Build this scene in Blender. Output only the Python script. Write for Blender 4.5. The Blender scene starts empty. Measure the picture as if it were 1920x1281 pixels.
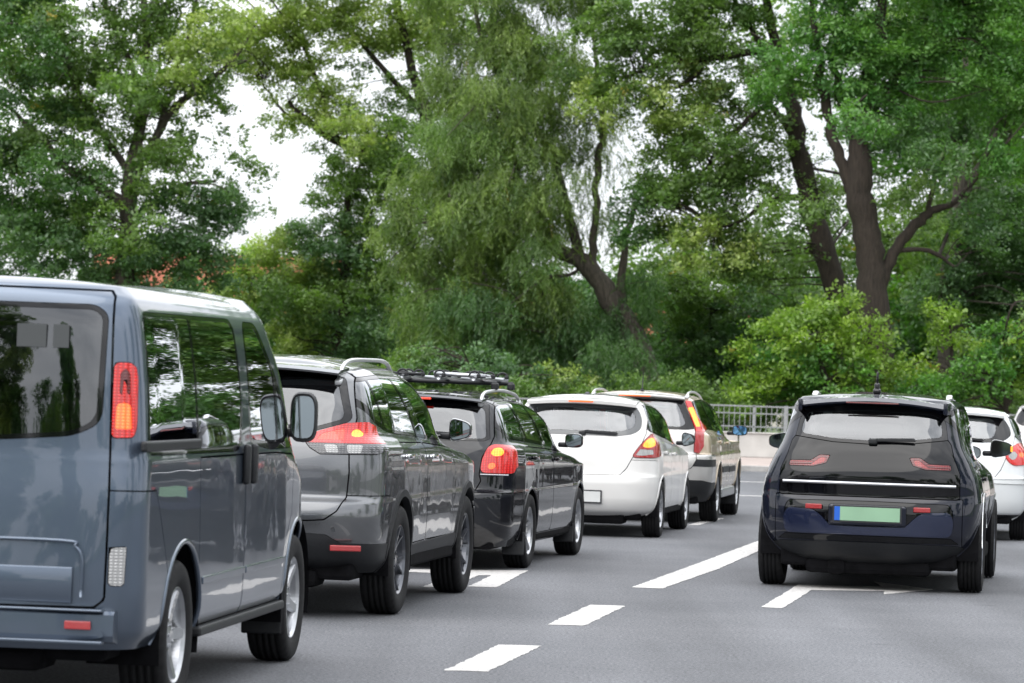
import bpy, bmesh, math, random
import numpy as np
from mathutils import Vector, Matrix

random.seed(7); RNG = np.random.default_rng(7)
SC = bpy.context.scene
COL = SC.collection
R = math.radians

# ------------------------------------------------------------------ camera, sky, sun, exposure
CAM_H, CAM_PITCH, CAM_ROLL, CAM_F = 1.512, 0.0140, 0.0337, 6500.0
cam_data = bpy.data.cameras.new('camera'); cam = bpy.data.objects.new('camera', cam_data); COL.objects.link(cam)
cam.location = (0, 0, CAM_H)
cam.rotation_euler = (Matrix.Rotation(math.pi/2 + CAM_PITCH, 4, 'X') @ Matrix.Rotation(CAM_ROLL, 4, 'Z')).to_euler()
cam_data.sensor_width = 36.0; cam_data.lens = CAM_F/1920*36
cam_data.clip_start = 0.5; cam_data.clip_end = 3000
cam_data.dof.use_dof = True; cam_data.dof.focus_distance = 26.0; cam_data.dof.aperture_fstop = 6.3
SC.camera = cam

SUN_EL, SUN_AZ = R(48), R(-150)
world = bpy.data.worlds.new('World'); SC.world = world; world.use_nodes = True
wn, wl = world.node_tree.nodes, world.node_tree.links
wn.clear()
w_out = wn.new('ShaderNodeOutputWorld'); w_bg = wn.new('ShaderNodeBackground'); w_bg.inputs['Strength'].default_value = 0.10
w_sky = wn.new('ShaderNodeTexSky'); w_sky.sky_type = 'NISHITA'; w_sky.sun_disc = False
w_sky.sun_elevation = SUN_EL; w_sky.sun_rotation = SUN_AZ
w_tc = wn.new('ShaderNodeTexCoord'); w_map = wn.new('ShaderNodeMapping'); w_map.inputs['Scale'].default_value = (1.0, 1.0, 2.6)
w_n1 = wn.new('ShaderNodeTexNoise'); w_n1.inputs['Scale'].default_value = 2.6; w_n1.inputs['Detail'].default_value = 6; w_n1.inputs['Distortion'].default_value = 0.6
w_r1 = wn.new('ShaderNodeValToRGB')
w_r1.color_ramp.elements[0].position = 0.32; w_r1.color_ramp.elements[0].color = (6.6, 6.9, 7.4, 1)
w_r1.color_ramp.elements[1].position = 0.66; w_r1.color_ramp.elements[1].color = (12.0, 12.1, 12.4, 1)
w_mix = wn.new('ShaderNodeMixRGB'); w_mix.inputs['Fac'].default_value = 0.92
wl.new(w_tc.outputs['Generated'], w_map.inputs['Vector']); wl.new(w_map.outputs['Vector'], w_n1.inputs['Vector'])
wl.new(w_n1.outputs['Fac'], w_r1.inputs['Fac']); wl.new(w_sky.outputs['Color'], w_mix.inputs['Color1'])
w_sep = wn.new('ShaderNodeSeparateXYZ'); wl.new(w_tc.outputs['Generated'], w_sep.inputs[0])
w_el = wn.new('ShaderNodeMapRange'); w_el.inputs['From Min'].default_value = 0.0; w_el.inputs['From Max'].default_value = 1.0   # CIE overcast sky: the zenith is brighter than the horizon
w_el.inputs['To Min'].default_value = 1.1; w_el.inputs['To Max'].default_value = 2.5; wl.new(w_sep.outputs['Z'], w_el.inputs['Value'])
w_mul = wn.new('ShaderNodeMixRGB'); w_mul.blend_type = 'MULTIPLY'; w_mul.inputs['Fac'].default_value = 1
wl.new(w_r1.outputs['Color'], w_mul.inputs['Color1']); wl.new(w_el.outputs['Result'], w_mul.inputs['Color2'])
wl.new(w_mul.outputs['Color'], w_mix.inputs['Color2']); wl.new(w_mix.outputs['Color'], w_bg.inputs['Color'])
wl.new(w_bg.outputs['Background'], w_out.inputs['Surface'])

sun_d = bpy.data.lights.new('sun', 'SUN'); sun_d.energy = 1.5; sun_d.angle = R(65); sun_d.color = (1.0, 0.96, 0.9)
sun = bpy.data.objects.new('sun', sun_d); COL.objects.link(sun)
sdir = Vector((math.sin(SUN_AZ)*math.cos(SUN_EL), math.cos(SUN_AZ)*math.cos(SUN_EL), math.sin(SUN_EL)))
sun.rotation_euler = (-sdir).to_track_quat('-Z', 'Y').to_euler()

vs = SC.view_settings; vs.view_transform = 'Standard'; vs.look = 'None'; vs.gamma = 1.0; vs.exposure = 0.34; vs.use_curve_mapping = False
SC.render.engine = 'CYCLES'
SC.cycles.max_bounces = 8; SC.cycles.transparent_max_bounces = 12; SC.cycles.glossy_bounces = 4; SC.cycles.diffuse_bounces = 3
SC.cycles.transmission_bounces = 3; SC.cycles.sample_clamp_indirect = 6.0
SC.cycles.caustics_reflective = False; SC.cycles.caustics_refractive = False

# ------------------------------------------------------------------ materials
def newmat(name):
    m = bpy.data.materials.new(name); m.use_nodes = True
    n = m.node_tree.nodes; l = m.node_tree.links
    return m, n, l, n['Principled BSDF']
def plain(name, c, rough=0.5, metal=0.0, coat=0.0, spec=0.5, nscale=0, namp=0.0, bump=0.0, emit=None, es=0.0):
    m, n, l, b = newmat(name)
    b.inputs['Base Color'].default_value = (*c, 1); b.inputs['Roughness'].default_value = rough
    b.inputs['Metallic'].default_value = metal; b.inputs['Coat Weight'].default_value = coat
    b.inputs['Coat Roughness'].default_value = 0.03; b.inputs['Specular IOR Level'].default_value = spec
    if nscale:
        tc = n.new('ShaderNodeTexCoord'); nz = n.new('ShaderNodeTexNoise'); nz.inputs['Scale'].default_value = nscale; nz.inputs['Detail'].default_value = 5
        l.new(tc.outputs['Object'], nz.inputs['Vector'])
        if namp:
            mp = n.new('ShaderNodeMapRange'); mp.inputs['From Min'].default_value = .3; mp.inputs['From Max'].default_value = .7
            mp.inputs['To Min'].default_value = 1-namp; mp.inputs['To Max'].default_value = 1+namp
            mx = n.new('ShaderNodeMixRGB'); mx.blend_type = 'MULTIPLY'; mx.inputs['Fac'].default_value = 1; mx.inputs['Color1'].default_value = (*c, 1)
            l.new(nz.outputs['Fac'], mp.inputs['Value']); l.new(mp.outputs['Result'], mx.inputs['Color2']); l.new(mx.outputs['Color'], b.inputs['Base Color'])
        if bump:
            bp = n.new('ShaderNodeBump'); bp.inputs['Strength'].default_value = bump; bp.inputs['Distance'].default_value = .01
            l.new(nz.outputs['Fac'], bp.inputs['Height']); l.new(bp.outputs['Normal'], b.inputs['Normal'])
    if emit:
        b.inputs['Emission Color'].default_value = (*emit, 1); b.inputs['Emission Strength'].default_value = es
    return m
def paint(name, c, metal=0.55, rough=0.32, flake=0.06, dust=.16):
    m, n, l, b = newmat(name)
    if metal == 0 and c[0] < .1: b.inputs['Specular IOR Level'].default_value = .08
    b.inputs['Metallic'].default_value = metal; b.inputs['Coat Weight'].default_value = 1.0; b.inputs['Coat Roughness'].default_value = 0.02
    b.inputs['Roughness'].default_value = rough
    tc = n.new('ShaderNodeTexCoord')
    nz = n.new('ShaderNodeTexNoise'); nz.inputs['Scale'].default_value = 900; nz.inputs['Detail'].default_value = 2
    l.new(tc.outputs['Object'], nz.inputs['Vector'])
    mx = n.new('ShaderNodeMixRGB'); mx.inputs['Color1'].default_value = (*[v*(1-flake*2) for v in c], 1); mx.inputs['Color2'].default_value = (*[min(1, v*(1+flake*2)) for v in c], 1)
    l.new(nz.outputs['Fac'], mx.inputs['Fac'])
    # road film: fine dust thicker on the lowest panels
    sp = n.new('ShaderNodeSeparateXYZ'); l.new(tc.outputs['Object'], sp.inputs[0])
    d1 = n.new('ShaderNodeMapRange'); d1.inputs['From Min'].default_value = .75; d1.inputs['From Max'].default_value = .2; d1.inputs['To Max'].default_value = dust
    l.new(sp.outputs['Z'], d1.inputs['Value'])
    nd = n.new('ShaderNodeTexNoise'); nd.inputs['Scale'].default_value = 5; nd.inputs['Detail'].default_value = 6; l.new(tc.outputs['Object'], nd.inputs['Vector'])
    mu = n.new('ShaderNodeMath'); mu.operation = 'MULTIPLY'; l.new(d1.outputs['Result'], mu.inputs[0]); l.new(nd.outputs['Fac'], mu.inputs[1])
    ds = n.new('ShaderNodeMixRGB'); ds.inputs['Color2'].default_value = (.12, .11, .10, 1)
    l.new(mu.outputs[0], ds.inputs['Fac']); l.new(mx.outputs['Color'], ds.inputs['Color1']); l.new(ds.outputs['Color'], b.inputs['Base Color'])
    cr = n.new('ShaderNodeMath'); cr.operation = 'MULTIPLY_ADD'; cr.inputs[1].default_value = .5; cr.inputs[2].default_value = .015
    l.new(mu.outputs[0], cr.inputs[0]); l.new(cr.outputs[0], b.inputs['Coat Roughness'])
    # faint waviness of pressed panels
    nb = n.new('ShaderNodeTexNoise'); nb.inputs['Scale'].default_value = 3.2; nb.inputs['Detail'].default_value = 1; l.new(tc.outputs['Object'], nb.inputs['Vector'])
    bp = n.new('ShaderNodeBump'); bp.inputs['Strength'].default_value = .07; bp.inputs['Distance'].default_value = .02
    l.new(nb.outputs['Fac'], bp.inputs['Height']); l.new(bp.outputs['Normal'], b.inputs['Coat Normal']); l.new(bp.outputs['Normal'], b.inputs['Normal'])
    return m
def glass(name, tint, gain=3.3):
    m = bpy.data.materials.new(name); m.use_nodes = True; n = m.node_tree.nodes; l = m.node_tree.links; n.clear()
    o = n.new('ShaderNodeOutputMaterial'); mx = n.new('ShaderNodeMixShader'); t = n.new('ShaderNodeBsdfTransparent'); g = n.new('ShaderNodeBsdfGlossy')
    t.inputs['Color'].default_value = (*tint, 1); g.inputs['Roughness'].default_value = .012; g.inputs['Color'].default_value = (.95, .97, 1, 1)
    f = n.new('ShaderNodeFresnel'); f.inputs['IOR'].default_value = 1.55
    k = n.new('ShaderNodeMath'); k.operation = 'MULTIPLY'; k.inputs[1].default_value = gain; k.use_clamp = True
    l.new(f.outputs[0], k.inputs[0]); l.new(k.outputs[0], mx.inputs[0]); l.new(t.outputs[0], mx.inputs[1]); l.new(g.outputs[0], mx.inputs[2]); l.new(mx.outputs[0], o.inputs['Surface'])
    return m
def lens(name, c, emit=None, es=0.0, ribs=90.0, bump=.5, rough=.12):
    """moulded lamp lens: clear coat over a ribbed coloured plastic"""
    m, n, l, b = newmat(name)
    b.inputs['Roughness'].default_value = rough; b.inputs['Coat Weight'].default_value = 1; b.inputs['Coat Roughness'].default_value = .02
    tc = n.new('ShaderNodeTexCoord')
    wv = n.new('ShaderNodeTexWave'); wv.bands_direction = 'Z'; wv.inputs['Scale'].default_value = ribs/6.28*1.6; wv.inputs['Distortion'].default_value = .4
    w2 = n.new('ShaderNodeTexWave'); w2.bands_direction = 'Y'; w2.inputs['Scale'].default_value = ribs/6.28*1.1
    l.new(tc.outputs['Object'], wv.inputs['Vector']); l.new(tc.outputs['Object'], w2.inputs['Vector'])
    mu = n.new('ShaderNodeMath'); mu.operation = 'MULTIPLY'; l.new(wv.outputs['Fac'], mu.inputs[0]); l.new(w2.outputs['Fac'], mu.inputs[1])
    nz = n.new('ShaderNodeTexNoise'); nz.inputs['Scale'].default_value = 14; l.new(tc.outputs['Object'], nz.inputs['Vector'])
    ad = n.new('ShaderNodeMath'); ad.operation = 'MULTIPLY'; l.new(mu.outputs[0], ad.inputs[0]); l.new(nz.outputs['Fac'], ad.inputs[1])
    rp = n.new('ShaderNodeMixRGB'); rp.inputs['Color1'].default_value = (*[v*.55 for v in c], 1); rp.inputs['Color2'].default_value = (*c, 1)
    mr = n.new('ShaderNodeMapRange'); mr.inputs['From Max'].default_value = .5; l.new(ad.outputs[0], mr.inputs['Value'])
    l.new(mr.outputs['Result'], rp.inputs['Fac']); l.new(rp.outputs['Color'], b.inputs['Base Color'])
    bp = n.new('ShaderNodeBump'); bp.inputs['Strength'].default_value = bump; bp.inputs['Distance'].default_value = .004
    l.new(mu.outputs[0], bp.inputs['Height']); l.new(bp.outputs['Normal'], b.inputs['Normal'])
    if emit:
        b.inputs['Emission Color'].default_value = (*emit, 1)
        m2 = n.new('ShaderNodeMapRange'); m2.inputs['From Max'].default_value = .5; m2.inputs['To Min'].default_value = es*.6; m2.inputs['To Max'].default_value = es*1.4
        l.new(ad.outputs[0], m2.inputs['Value']); l.new(m2.outputs['Result'], b.inputs['Emission Strength'])
    return m

M = dict(
    rubber=plain('tyre_rubber', (.012, .012, .013), .75, spec=.25, nscale=30, namp=.25, bump=.15),
    black=plain('black_plastic', (.014, .015, .017), .5, spec=.35, nscale=60, namp=.15, bump=.08),
    gloss=plain('gloss_black', (.003, .003, .004), .05, coat=.2, spec=.4),
    under=plain('underbody_black', (.005, .005, .006), .85, spec=.1, nscale=12, namp=.4, bump=.3),
    cabin=plain('cabin_trim', (.10, .10, .105), .8, nscale=40, namp=.2),
    seatm=plain('seat_fabric', (.09, .092, .10), .9, nscale=80, namp=.3),
    silver=plain('satin_aluminium', (.46, .47, .49), .33, metal=.9),
    rail=plain('silver_rail_paint', (.62, .63, .64), .35, metal=.5, coat=.4),
    chrome=plain('chrome', (.75, .76, .78), .07, metal=1),
    alloy=plain('alloy_wheel', (.42, .43, .45), .3, metal=.8, coat=.5, nscale=9, namp=.2),
    alloydk=plain('machined_grey_alloy', (.10, .105, .12), .3, metal=.8, coat=.5, nscale=9, namp=.2),
    disc=plain('brake_disc', (.10, .10, .10), .5, metal=.8),
    mirror=plain('mirror_glass', (.19, .22, .235), .02, metal=1),
    bluemirror=plain('blue_mirror_glass', (.12, .28, .48), .03, metal=1),
    plate=plain('number_plate_white', (.62, .63, .62), .4, nscale=3, namp=.12),
    gplate=plain('number_plate_green', (.27, .45, .30), .4, nscale=3, namp=.08),
    bband=plain('number_plate_blue', (.02, .12, .55), .4),
    frame=plain('plate_frame', (.035, .035, .04), .4),
    red=lens('red_lens', (.45, .012, .012)),
    dkred=lens('dark_red_lens', (.16, .005, .007)),
    redlit=lens('red_lens_lit', (.42, .010, .010), (1.0, .015, .010), .34),
    bright=lens('brake_lit', (.7, .03, .01), (1.0, .05, .02), 1.1),
    amber=lens('indicator_lit', (.9, .3, .02), (1.0, .30, .02), 1.7),
    orange=lens('orange_glow', (.8, .12, .02), (1.0, .12, .015), 1.4),
    pinkred=lens('pale_red_lens', (.42, .018, .02), rough=.15),
    clear=lens('clear_lens', (.50, .50, .50), rough=.08, bump=.8),
    smoke=lens('smoked_lens', (.10, .10, .11), rough=.08, bump=.8),
    refl=lens('red_reflector', (.50, .015, .02), rough=.25, ribs=260),
    gclear=glass('glass_clear', (.66, .74, .71)),
    gmid=glass('glass_green', (.42, .50, .47), 2.6),
    gdark=glass('glass_privacy', (.10, .11, .115), 2.6),
    skin=plain('skin', (.42, .25, .18), .5), hair=plain('hair', (.04, .028, .02), .7), shirt=plain('shirt', (.09, .10, .12), .85),
    pink=plain('red_strap', (.55, .06, .07), .7),
)

# ------------------------------------------------------------------ object helpers
def tag(o, label=None, cat=None, group=None, kind=None):
    if label: o['label'] = label
    if cat: o['category'] = cat
    if group: o['group'] = group
    if kind: o['kind'] = kind
    return o
def empty(name, loc=(0, 0, 0), rz=0.0):
    o = bpy.data.objects.new(name, None); COL.objects.link(o); o.location = loc; o.rotation_euler = (0, 0, rz); o.empty_display_size = .2
    return o
def link(name, me, parent=None):
    o = bpy.data.objects.new(name, me); COL.objects.link(o)
    if parent: o.parent = parent
    return o
def mesh_from(name, V, F, mat, smooth=True):
    me = bpy.data.meshes.new(name); me.from_pydata([tuple(map(float, v)) for v in V], [], [tuple(int(i) for i in f) for f in F]); me.update()
    for mm in (mat if isinstance(mat, (list, tuple)) else [mat]): me.materials.append(mm)
    if smooth: me.polygons.foreach_set('use_smooth', [True]*len(me.polygons))
    return me
def bm_obj(name, bm, mat, parent=None, smooth=False):
    me = bpy.data.meshes.new(name); bm.to_mesh(me); bm.free(); me.materials.append(mat)
    if smooth: me.polygons.foreach_set('use_smooth', [True]*len(me.polygons))
    return link(name, me, parent)
def add_box(bm, c, s, rot=None, bev=0.0, seg=2):
    ret = bmesh.ops.create_cube(bm, size=1.0); vs_ = ret['verts']
    bmesh.ops.scale(bm, vec=s, verts=vs_)
    if bev:
        es = set(e for v in vs_ for e in v.link_edges)
        r2 = bmesh.ops.bevel(bm, geom=list(es), offset=bev, segments=seg, affect='EDGES', profile=.5)
        vs_ = list(set(v for f in r2['faces'] for v in f.verts) | set(v for v in vs_ if v.is_valid))
    if rot is not None: bmesh.ops.rotate(bm, cent=(0, 0, 0), matrix=rot, verts=vs_)
    bmesh.ops.translate(bm, vec=c, verts=vs_)
    return vs_
def box(name, c, s, mat, parent=None, rot=None, bev=0.01, seg=2, smooth=False):
    bm = bmesh.new(); add_box(bm, c, s, rot, bev, seg); return bm_obj(name, bm, mat, parent, smooth)
def RX(a): return Matrix.Rotation(a, 3, 'X')
def RY(a): return Matrix.Rotation(a, 3, 'Y')
def RZ(a): return Matrix.Rotation(a, 3, 'Z')
def tube_geo(pts, radii, n=8, squash=1.0):
    """tube along a polyline -> V, F"""
    pts = [Vector(p) for p in pts]; V = []; F = []
    up = Vector((0, 0, 1)); prev = None
    for i, p in enumerate(pts):
        d = (pts[min(i+1, len(pts)-1)] - pts[max(i-1, 0)]).normalized()
        if prev is None:
            a = d.cross(up); a = a.normalized() if a.length > .05 else Vector((1, 0, 0))
        else:
            a = (prev - d*prev.dot(d)).normalized()
        prev = a; b = a.cross(d)
        for k in range(n):
            t = 2*math.pi*k/n; V.append(p + (a*math.cos(t) + b*math.sin(t)*squash)*radii[i])
    for i in range(len(pts)-1):
        for k in range(n): F.append((i*n+k, i*n+(k+1) % n, (i+1)*n+(k+1) % n, (i+1)*n+k))
    F.append(tuple(range(n))); F.append(tuple(reversed([(len(pts)-1)*n+k for k in range(n)])))
    return V, F
def tubes(name, specs, mat, parent=None, n=8):
    V = []; F = []
    for pts, r in specs:
        if not isinstance(r, (list, tuple)): r = [r]*len(pts)
        v, f = tube_geo(pts, r, n); o = len(V); V += v; F += [tuple(i+o for i in q) for q in f]
    return link(name, mesh_from(name, V, F, mat), parent)
def cr(pts, n=6):
    """Catmull-Rom through points"""
    P = [np.array(p, float) for p in pts]; P = [2*P[0]-P[1]] + P + [2*P[-1]-P[-2]]; out = []
    for i in range(1, len(P)-2):
        for k in range(n):
            t = k/n; a, b, c, d = P[i-1:i+3]
            out.append(.5*((2*b)+(-a+c)*t+(2*a-5*b+4*c-d)*t*t+(-a+3*b-3*c+d)*t**3))
    out.append(P[-2]); return [tuple(p) for p in out]

# ------------------------------------------------------------------ car body: a smooth shell cut into panels
def interp(tab, x):
    if not isinstance(tab, (list, tuple)): return np.full_like(np.asarray(x, float), tab)
    a = np.array(tab, float); return np.interp(x, a[:, 0], a[:, 1])
def resample(P, n):
    d = np.r_[0, np.cumsum(np.linalg.norm(np.diff(P, axis=0), axis=1))]; t = np.linspace(0, d[-1], n)
    return np.stack([np.interp(t, d, P[:, i]) for i in range(P.shape[1])], 1)
def ring(L, NR=88, NS=84, NF=14):
    ph = np.linspace(0, math.pi/2, 200)
    e, Lr = L.get('e', 3.2), L.get('Lr', .38)
    x = L['xr'] + Lr*(1-np.cos(ph)**(2/e)); y = L['w']*np.sin(ph)**(2/e)
    rear = resample(np.stack([x, y], 1), NR)
    e, Lf = L.get('ef', 2.6), L.get('Lf', .7)
    x = L['xf'] - Lf*(1-np.cos(ph[::-1])**(2/e)); y = L['w']*np.sin(ph[::-1])**(2/e)
    front = resample(np.stack([x, y], 1), NF)
    xs = np.linspace(rear[-1, 0], front[0, 0], NS+2)[1:-1]
    side = np.stack([xs, np.full(NS, L['w'])], 1)
    P = np.concatenate([rear, side, front])
    T = interp(L['T'], P[:, 0]); z = interp(L['z'], P[:, 0])
    return np.stack([P[:, 0], P[:, 1]*T, z], 1)
def pchip_rows(K, sub):
    K = np.array(K); d = np.diff(K, axis=0); m = np.zeros_like(K)
    with np.errstate(divide='ignore', invalid='ignore'):
        hm = 2*d[:-1]*d[1:]/(d[:-1]+d[1:])
    m[1:-1] = np.where(d[:-1]*d[1:] > 0, hm, 0); m[0] = d[0]; m[-1] = d[-1]
    out = []
    for i in range(len(K)-1):
        for s in range(sub):
            t = s/sub; h00 = 2*t**3-3*t*t+1; h10 = t**3-2*t*t+t; h01 = -2*t**3+3*t*t; h11 = t**3-t*t
            out.append(h00*K[i]+h10*m[i]+h01*K[i+1]+h11*m[i+1])
    out.append(K[-1]); return out
class Shell:
    def __init__(s, V, N, Q, P): s.V, s.N, s.Q, s.P = V, N, Q, P
def build_shell(levels, roof, T, xin=(.35, .45), sub=12):
    for L in levels: L.setdefault('T', T)
    rows = pchip_rows([ring(L) for L in levels], sub)
    edge = rows[-1]; xr, xf = levels[-1]['xr'], levels[-1]['xf']
    xsp = np.clip(edge[:, 0], xr+xin[0], xf-xin[1]); zc = interp(roof, xsp)
    for k in range(1, 15):
        t = k/14; xx = edge[:, 0]*(1-t)+xsp*t; yy = edge[:, 1]*(1-t)
        zr = edge[:, 2] + (zc-edge[:, 2])*(1-(1-t)**2.9)
        rows.append(np.stack([xx, yy, zr], 1))
    n = len(rows[0]); A = np.concatenate(rows); rowsn = len(rows)
    # mirror: left half
    B = A.copy(); A[:, 1] *= -1
    V = np.concatenate([A, B]); off = len(A); Q = []
    idx = np.arange(off).reshape(rowsn, n)
    q = np.stack([idx[:-1, :-1], idx[:-1, 1:], idx[1:, 1:], idx[1:, :-1]], -1).reshape(-1, 4)
    Q = np.concatenate([q, q[:, ::-1]+off])
    # weld on y=0
    key = {}; rm = np.arange(len(V))
    for i in np.where(np.abs(V[:, 1]) < 1e-5)[0]:
        k = (round(V[i, 0], 4), round(V[i, 2], 4))
        if k in key: rm[i] = key[k]
        else: key[k] = i
    Q = rm[Q]
    fn = np.cross(V[Q[:, 2]]-V[Q[:, 0]], V[Q[:, 3]]-V[Q[:, 1]])
    N = np.zeros_like(V)
    for j in range(4): np.add.at(N, Q[:, j], fn)
    N /= np.maximum(np.linalg.norm(N, axis=1, keepdims=True), 1e-9)
    N = N[rm]
    good = np.linalg.norm(fn, axis=1) > 1e-9
    Q = Q[good]
    P = [tuple(dict.fromkeys(f)) for f in Q[[len(set(f)) < 4 for f in Q.tolist()]].tolist()]
    P = [p for p in P if len(p) >= 3]
    Q = Q[[len(set(f)) == 4 for f in Q.tolist()]]
    return Shell(V, N, Q, P)
def clip(S, f):
    """keep the part of the shell where f < 0; cut faces exactly on f = 0"""
    f = f.copy(); f[np.abs(f) < 1e-7] = 1e-7
    ins = f < 0
    c = ins[S.Q].sum(1) if len(S.Q) else np.zeros(0)
    Qk = S.Q[c == 4]; mixed = [tuple(r) for r in S.Q[(c > 0) & (c < 4)].tolist()]
    Pk = []; newv = []; newn = []; cache = {}; base = len(S.V)
    for p in S.P:
        k = sum(1 for i in p if ins[i])
        if k == len(p): Pk.append(p)
        elif k: mixed.append(p)
    for p in mixed:
        out = []
        for a, b in zip(p, p[1:]+p[:1]):
            if ins[a]: out.append(a)
            if ins[a] != ins[b]:
                k = (a, b) if a < b else (b, a)
                if k not in cache:
                    t = f[k[0]]/(f[k[0]]-f[k[1]]); cache[k] = base+len(newv)
                    newv.append(S.V[k[0]]*(1-t)+S.V[k[1]]*t); newn.append(S.N[k[0]]*(1-t)+S.N[k[1]]*t)
                out.append(cache[k])
        if len(out) >= 3: Pk.append(tuple(out))
    V = np.concatenate([S.V, np.array(newv).reshape(-1, 3)]); N = np.concatenate([S.N, np.array(newn).reshape(-1, 3)])
    used = np.zeros(len(V), bool); used[Qk.ravel()] = True
    for p in Pk: used[list(p)] = True
    mp = np.cumsum(used)-1
    return Shell(V[used], N[used], mp[Qk] if len(Qk) else Qk, [tuple(int(mp[i]) for i in p) for p in Pk])
def chaikin(P, it):
    P = [np.array(p, float) for p in P]; r = .055*it; o = []
    for p0, p1, p2 in zip(P[-1:]+P[:-1], P, P[1:]+P[:1]):
        d0, d2 = p0-p1, p2-p1; l0, l2 = np.linalg.norm(d0), np.linalg.norm(d2); k = min(r, .45*l0, .45*l2)
        a, b = p1+d0/l0*k, p1+d2/l2*k
        for t in (0, .25, .5, .75, 1): o.append(a*(1-t)**2+p1*2*t*(1-t)+b*t*t)
    return np.array(o)
def sdf(poly, pts):
    a = poly; b = np.roll(poly, -1, 0); p = pts[:, None, :]; e = (b-a)[None]; w = p-a[None]
    t = np.clip((w*e).sum(-1)/np.maximum((e*e).sum(-1), 1e-12), 0, 1); d = np.sqrt((((w-e*t[..., None]))**2).sum(-1)).min(1)
    ya, yb = a[None, :, 1], b[None, :, 1]; xa, xb = a[None, :, 0], b[None, :, 0]; py = pts[:, None, 1]; px = pts[:, None, 0]
    with np.errstate(divide='ignore', invalid='ignore'):
        cross = ((ya > py) != (yb > py)) & (px < (xb-xa)*(py-ya)/(yb-ya)+xa)
    return np.where(cross.sum(1) % 2 == 1, -d, d)
def region(S, view, poly, rnd=1, side=0, xlim=None, nlim=.35):
    V, N = S.V, S.N; P = chaikin(poly, rnd) if rnd else np.array(poly, float)
    if view == 'side':
        f = sdf(P, V[:, [0, 2]]); f = np.maximum(f, (nlim-np.abs(N[:, 1]))*.2)
    else:
        f = sdf(P, np.stack([np.abs(V[:, 1]), V[:, 2]], 1))
        if view == 'rear':
            f = np.maximum(f, V[:, 0]-xlim) if xlim is not None else np.maximum(f, (N[:, 0]+.25)*.2)
        else:
            f = np.maximum(f, (.2-N[:, 0])*.2); f = np.maximum(f, (.6-V[:, 0]))
    if side: f = np.maximum(f, -side*V[:, 1])
    return f
def panel(name, S, mat, parent, off=0.0, rim=.014, label=None):
    V = S.V + S.N*off; F = [tuple(q) for q in S.Q.tolist()] + list(S.P)
    if not F: return None
    V = list(map(tuple, V))
    if rim:
        cnt = {}
        for f in F:
            for a, b in zip(f, f[1:]+f[:1]): cnt[(a, b)] = cnt.get((a, b), 0)+1
        m1, m2 = {}, {}
        inner = S.V + S.N*(off-rim)
        for (a, b) in [k for k in cnt if (k[1], k[0]) not in cnt]:
            for i in (a, b):
                if i not in m1: m1[i] = len(V); V.append(tuple(S.V[i]+S.N[i]*off)); m2[i] = len(V); V.append(tuple(inner[i]))
            F.append((m1[b], m1[a], m2[a], m2[b]))
    o = link(name, mesh_from(name, V, F, mat), parent)
    if label: o['label'] = label
    return o

def pieces(S):
    """split a cut-out into its connected pieces, dropping slivers"""
    par = list(range(len(S.V)))
    def find(i):
        while par[i] != i: par[i] = par[par[i]]; i = par[i]
        return i
    F = [tuple(q) for q in S.Q.tolist()]+list(S.P)
    for f in F:
        r = find(f[0])
        for i in f[1:]: par[find(i)] = r
    lab = np.array([find(i) for i in range(len(par))]); out = []
    for k in np.unique(lab):
        m = lab == k; ext = S.V[m].max(0)-S.V[m].min(0)
        if np.sort(ext)[1] < .012 or m.sum() < 8: continue
        mp = np.cumsum(m)-1
        Q = S.Q[m[S.Q[:, 0]]] if len(S.Q) else S.Q
        out.append(Shell(S.V[m], S.N[m], mp[Q] if len(Q) else Q, [tuple(int(mp[i]) for i in p) for p in S.P if m[p[0]]]))
    return out
def copy_part(o, parent):
    c = o.copy(); COL.objects.link(c); c.parent = parent; return c

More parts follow.
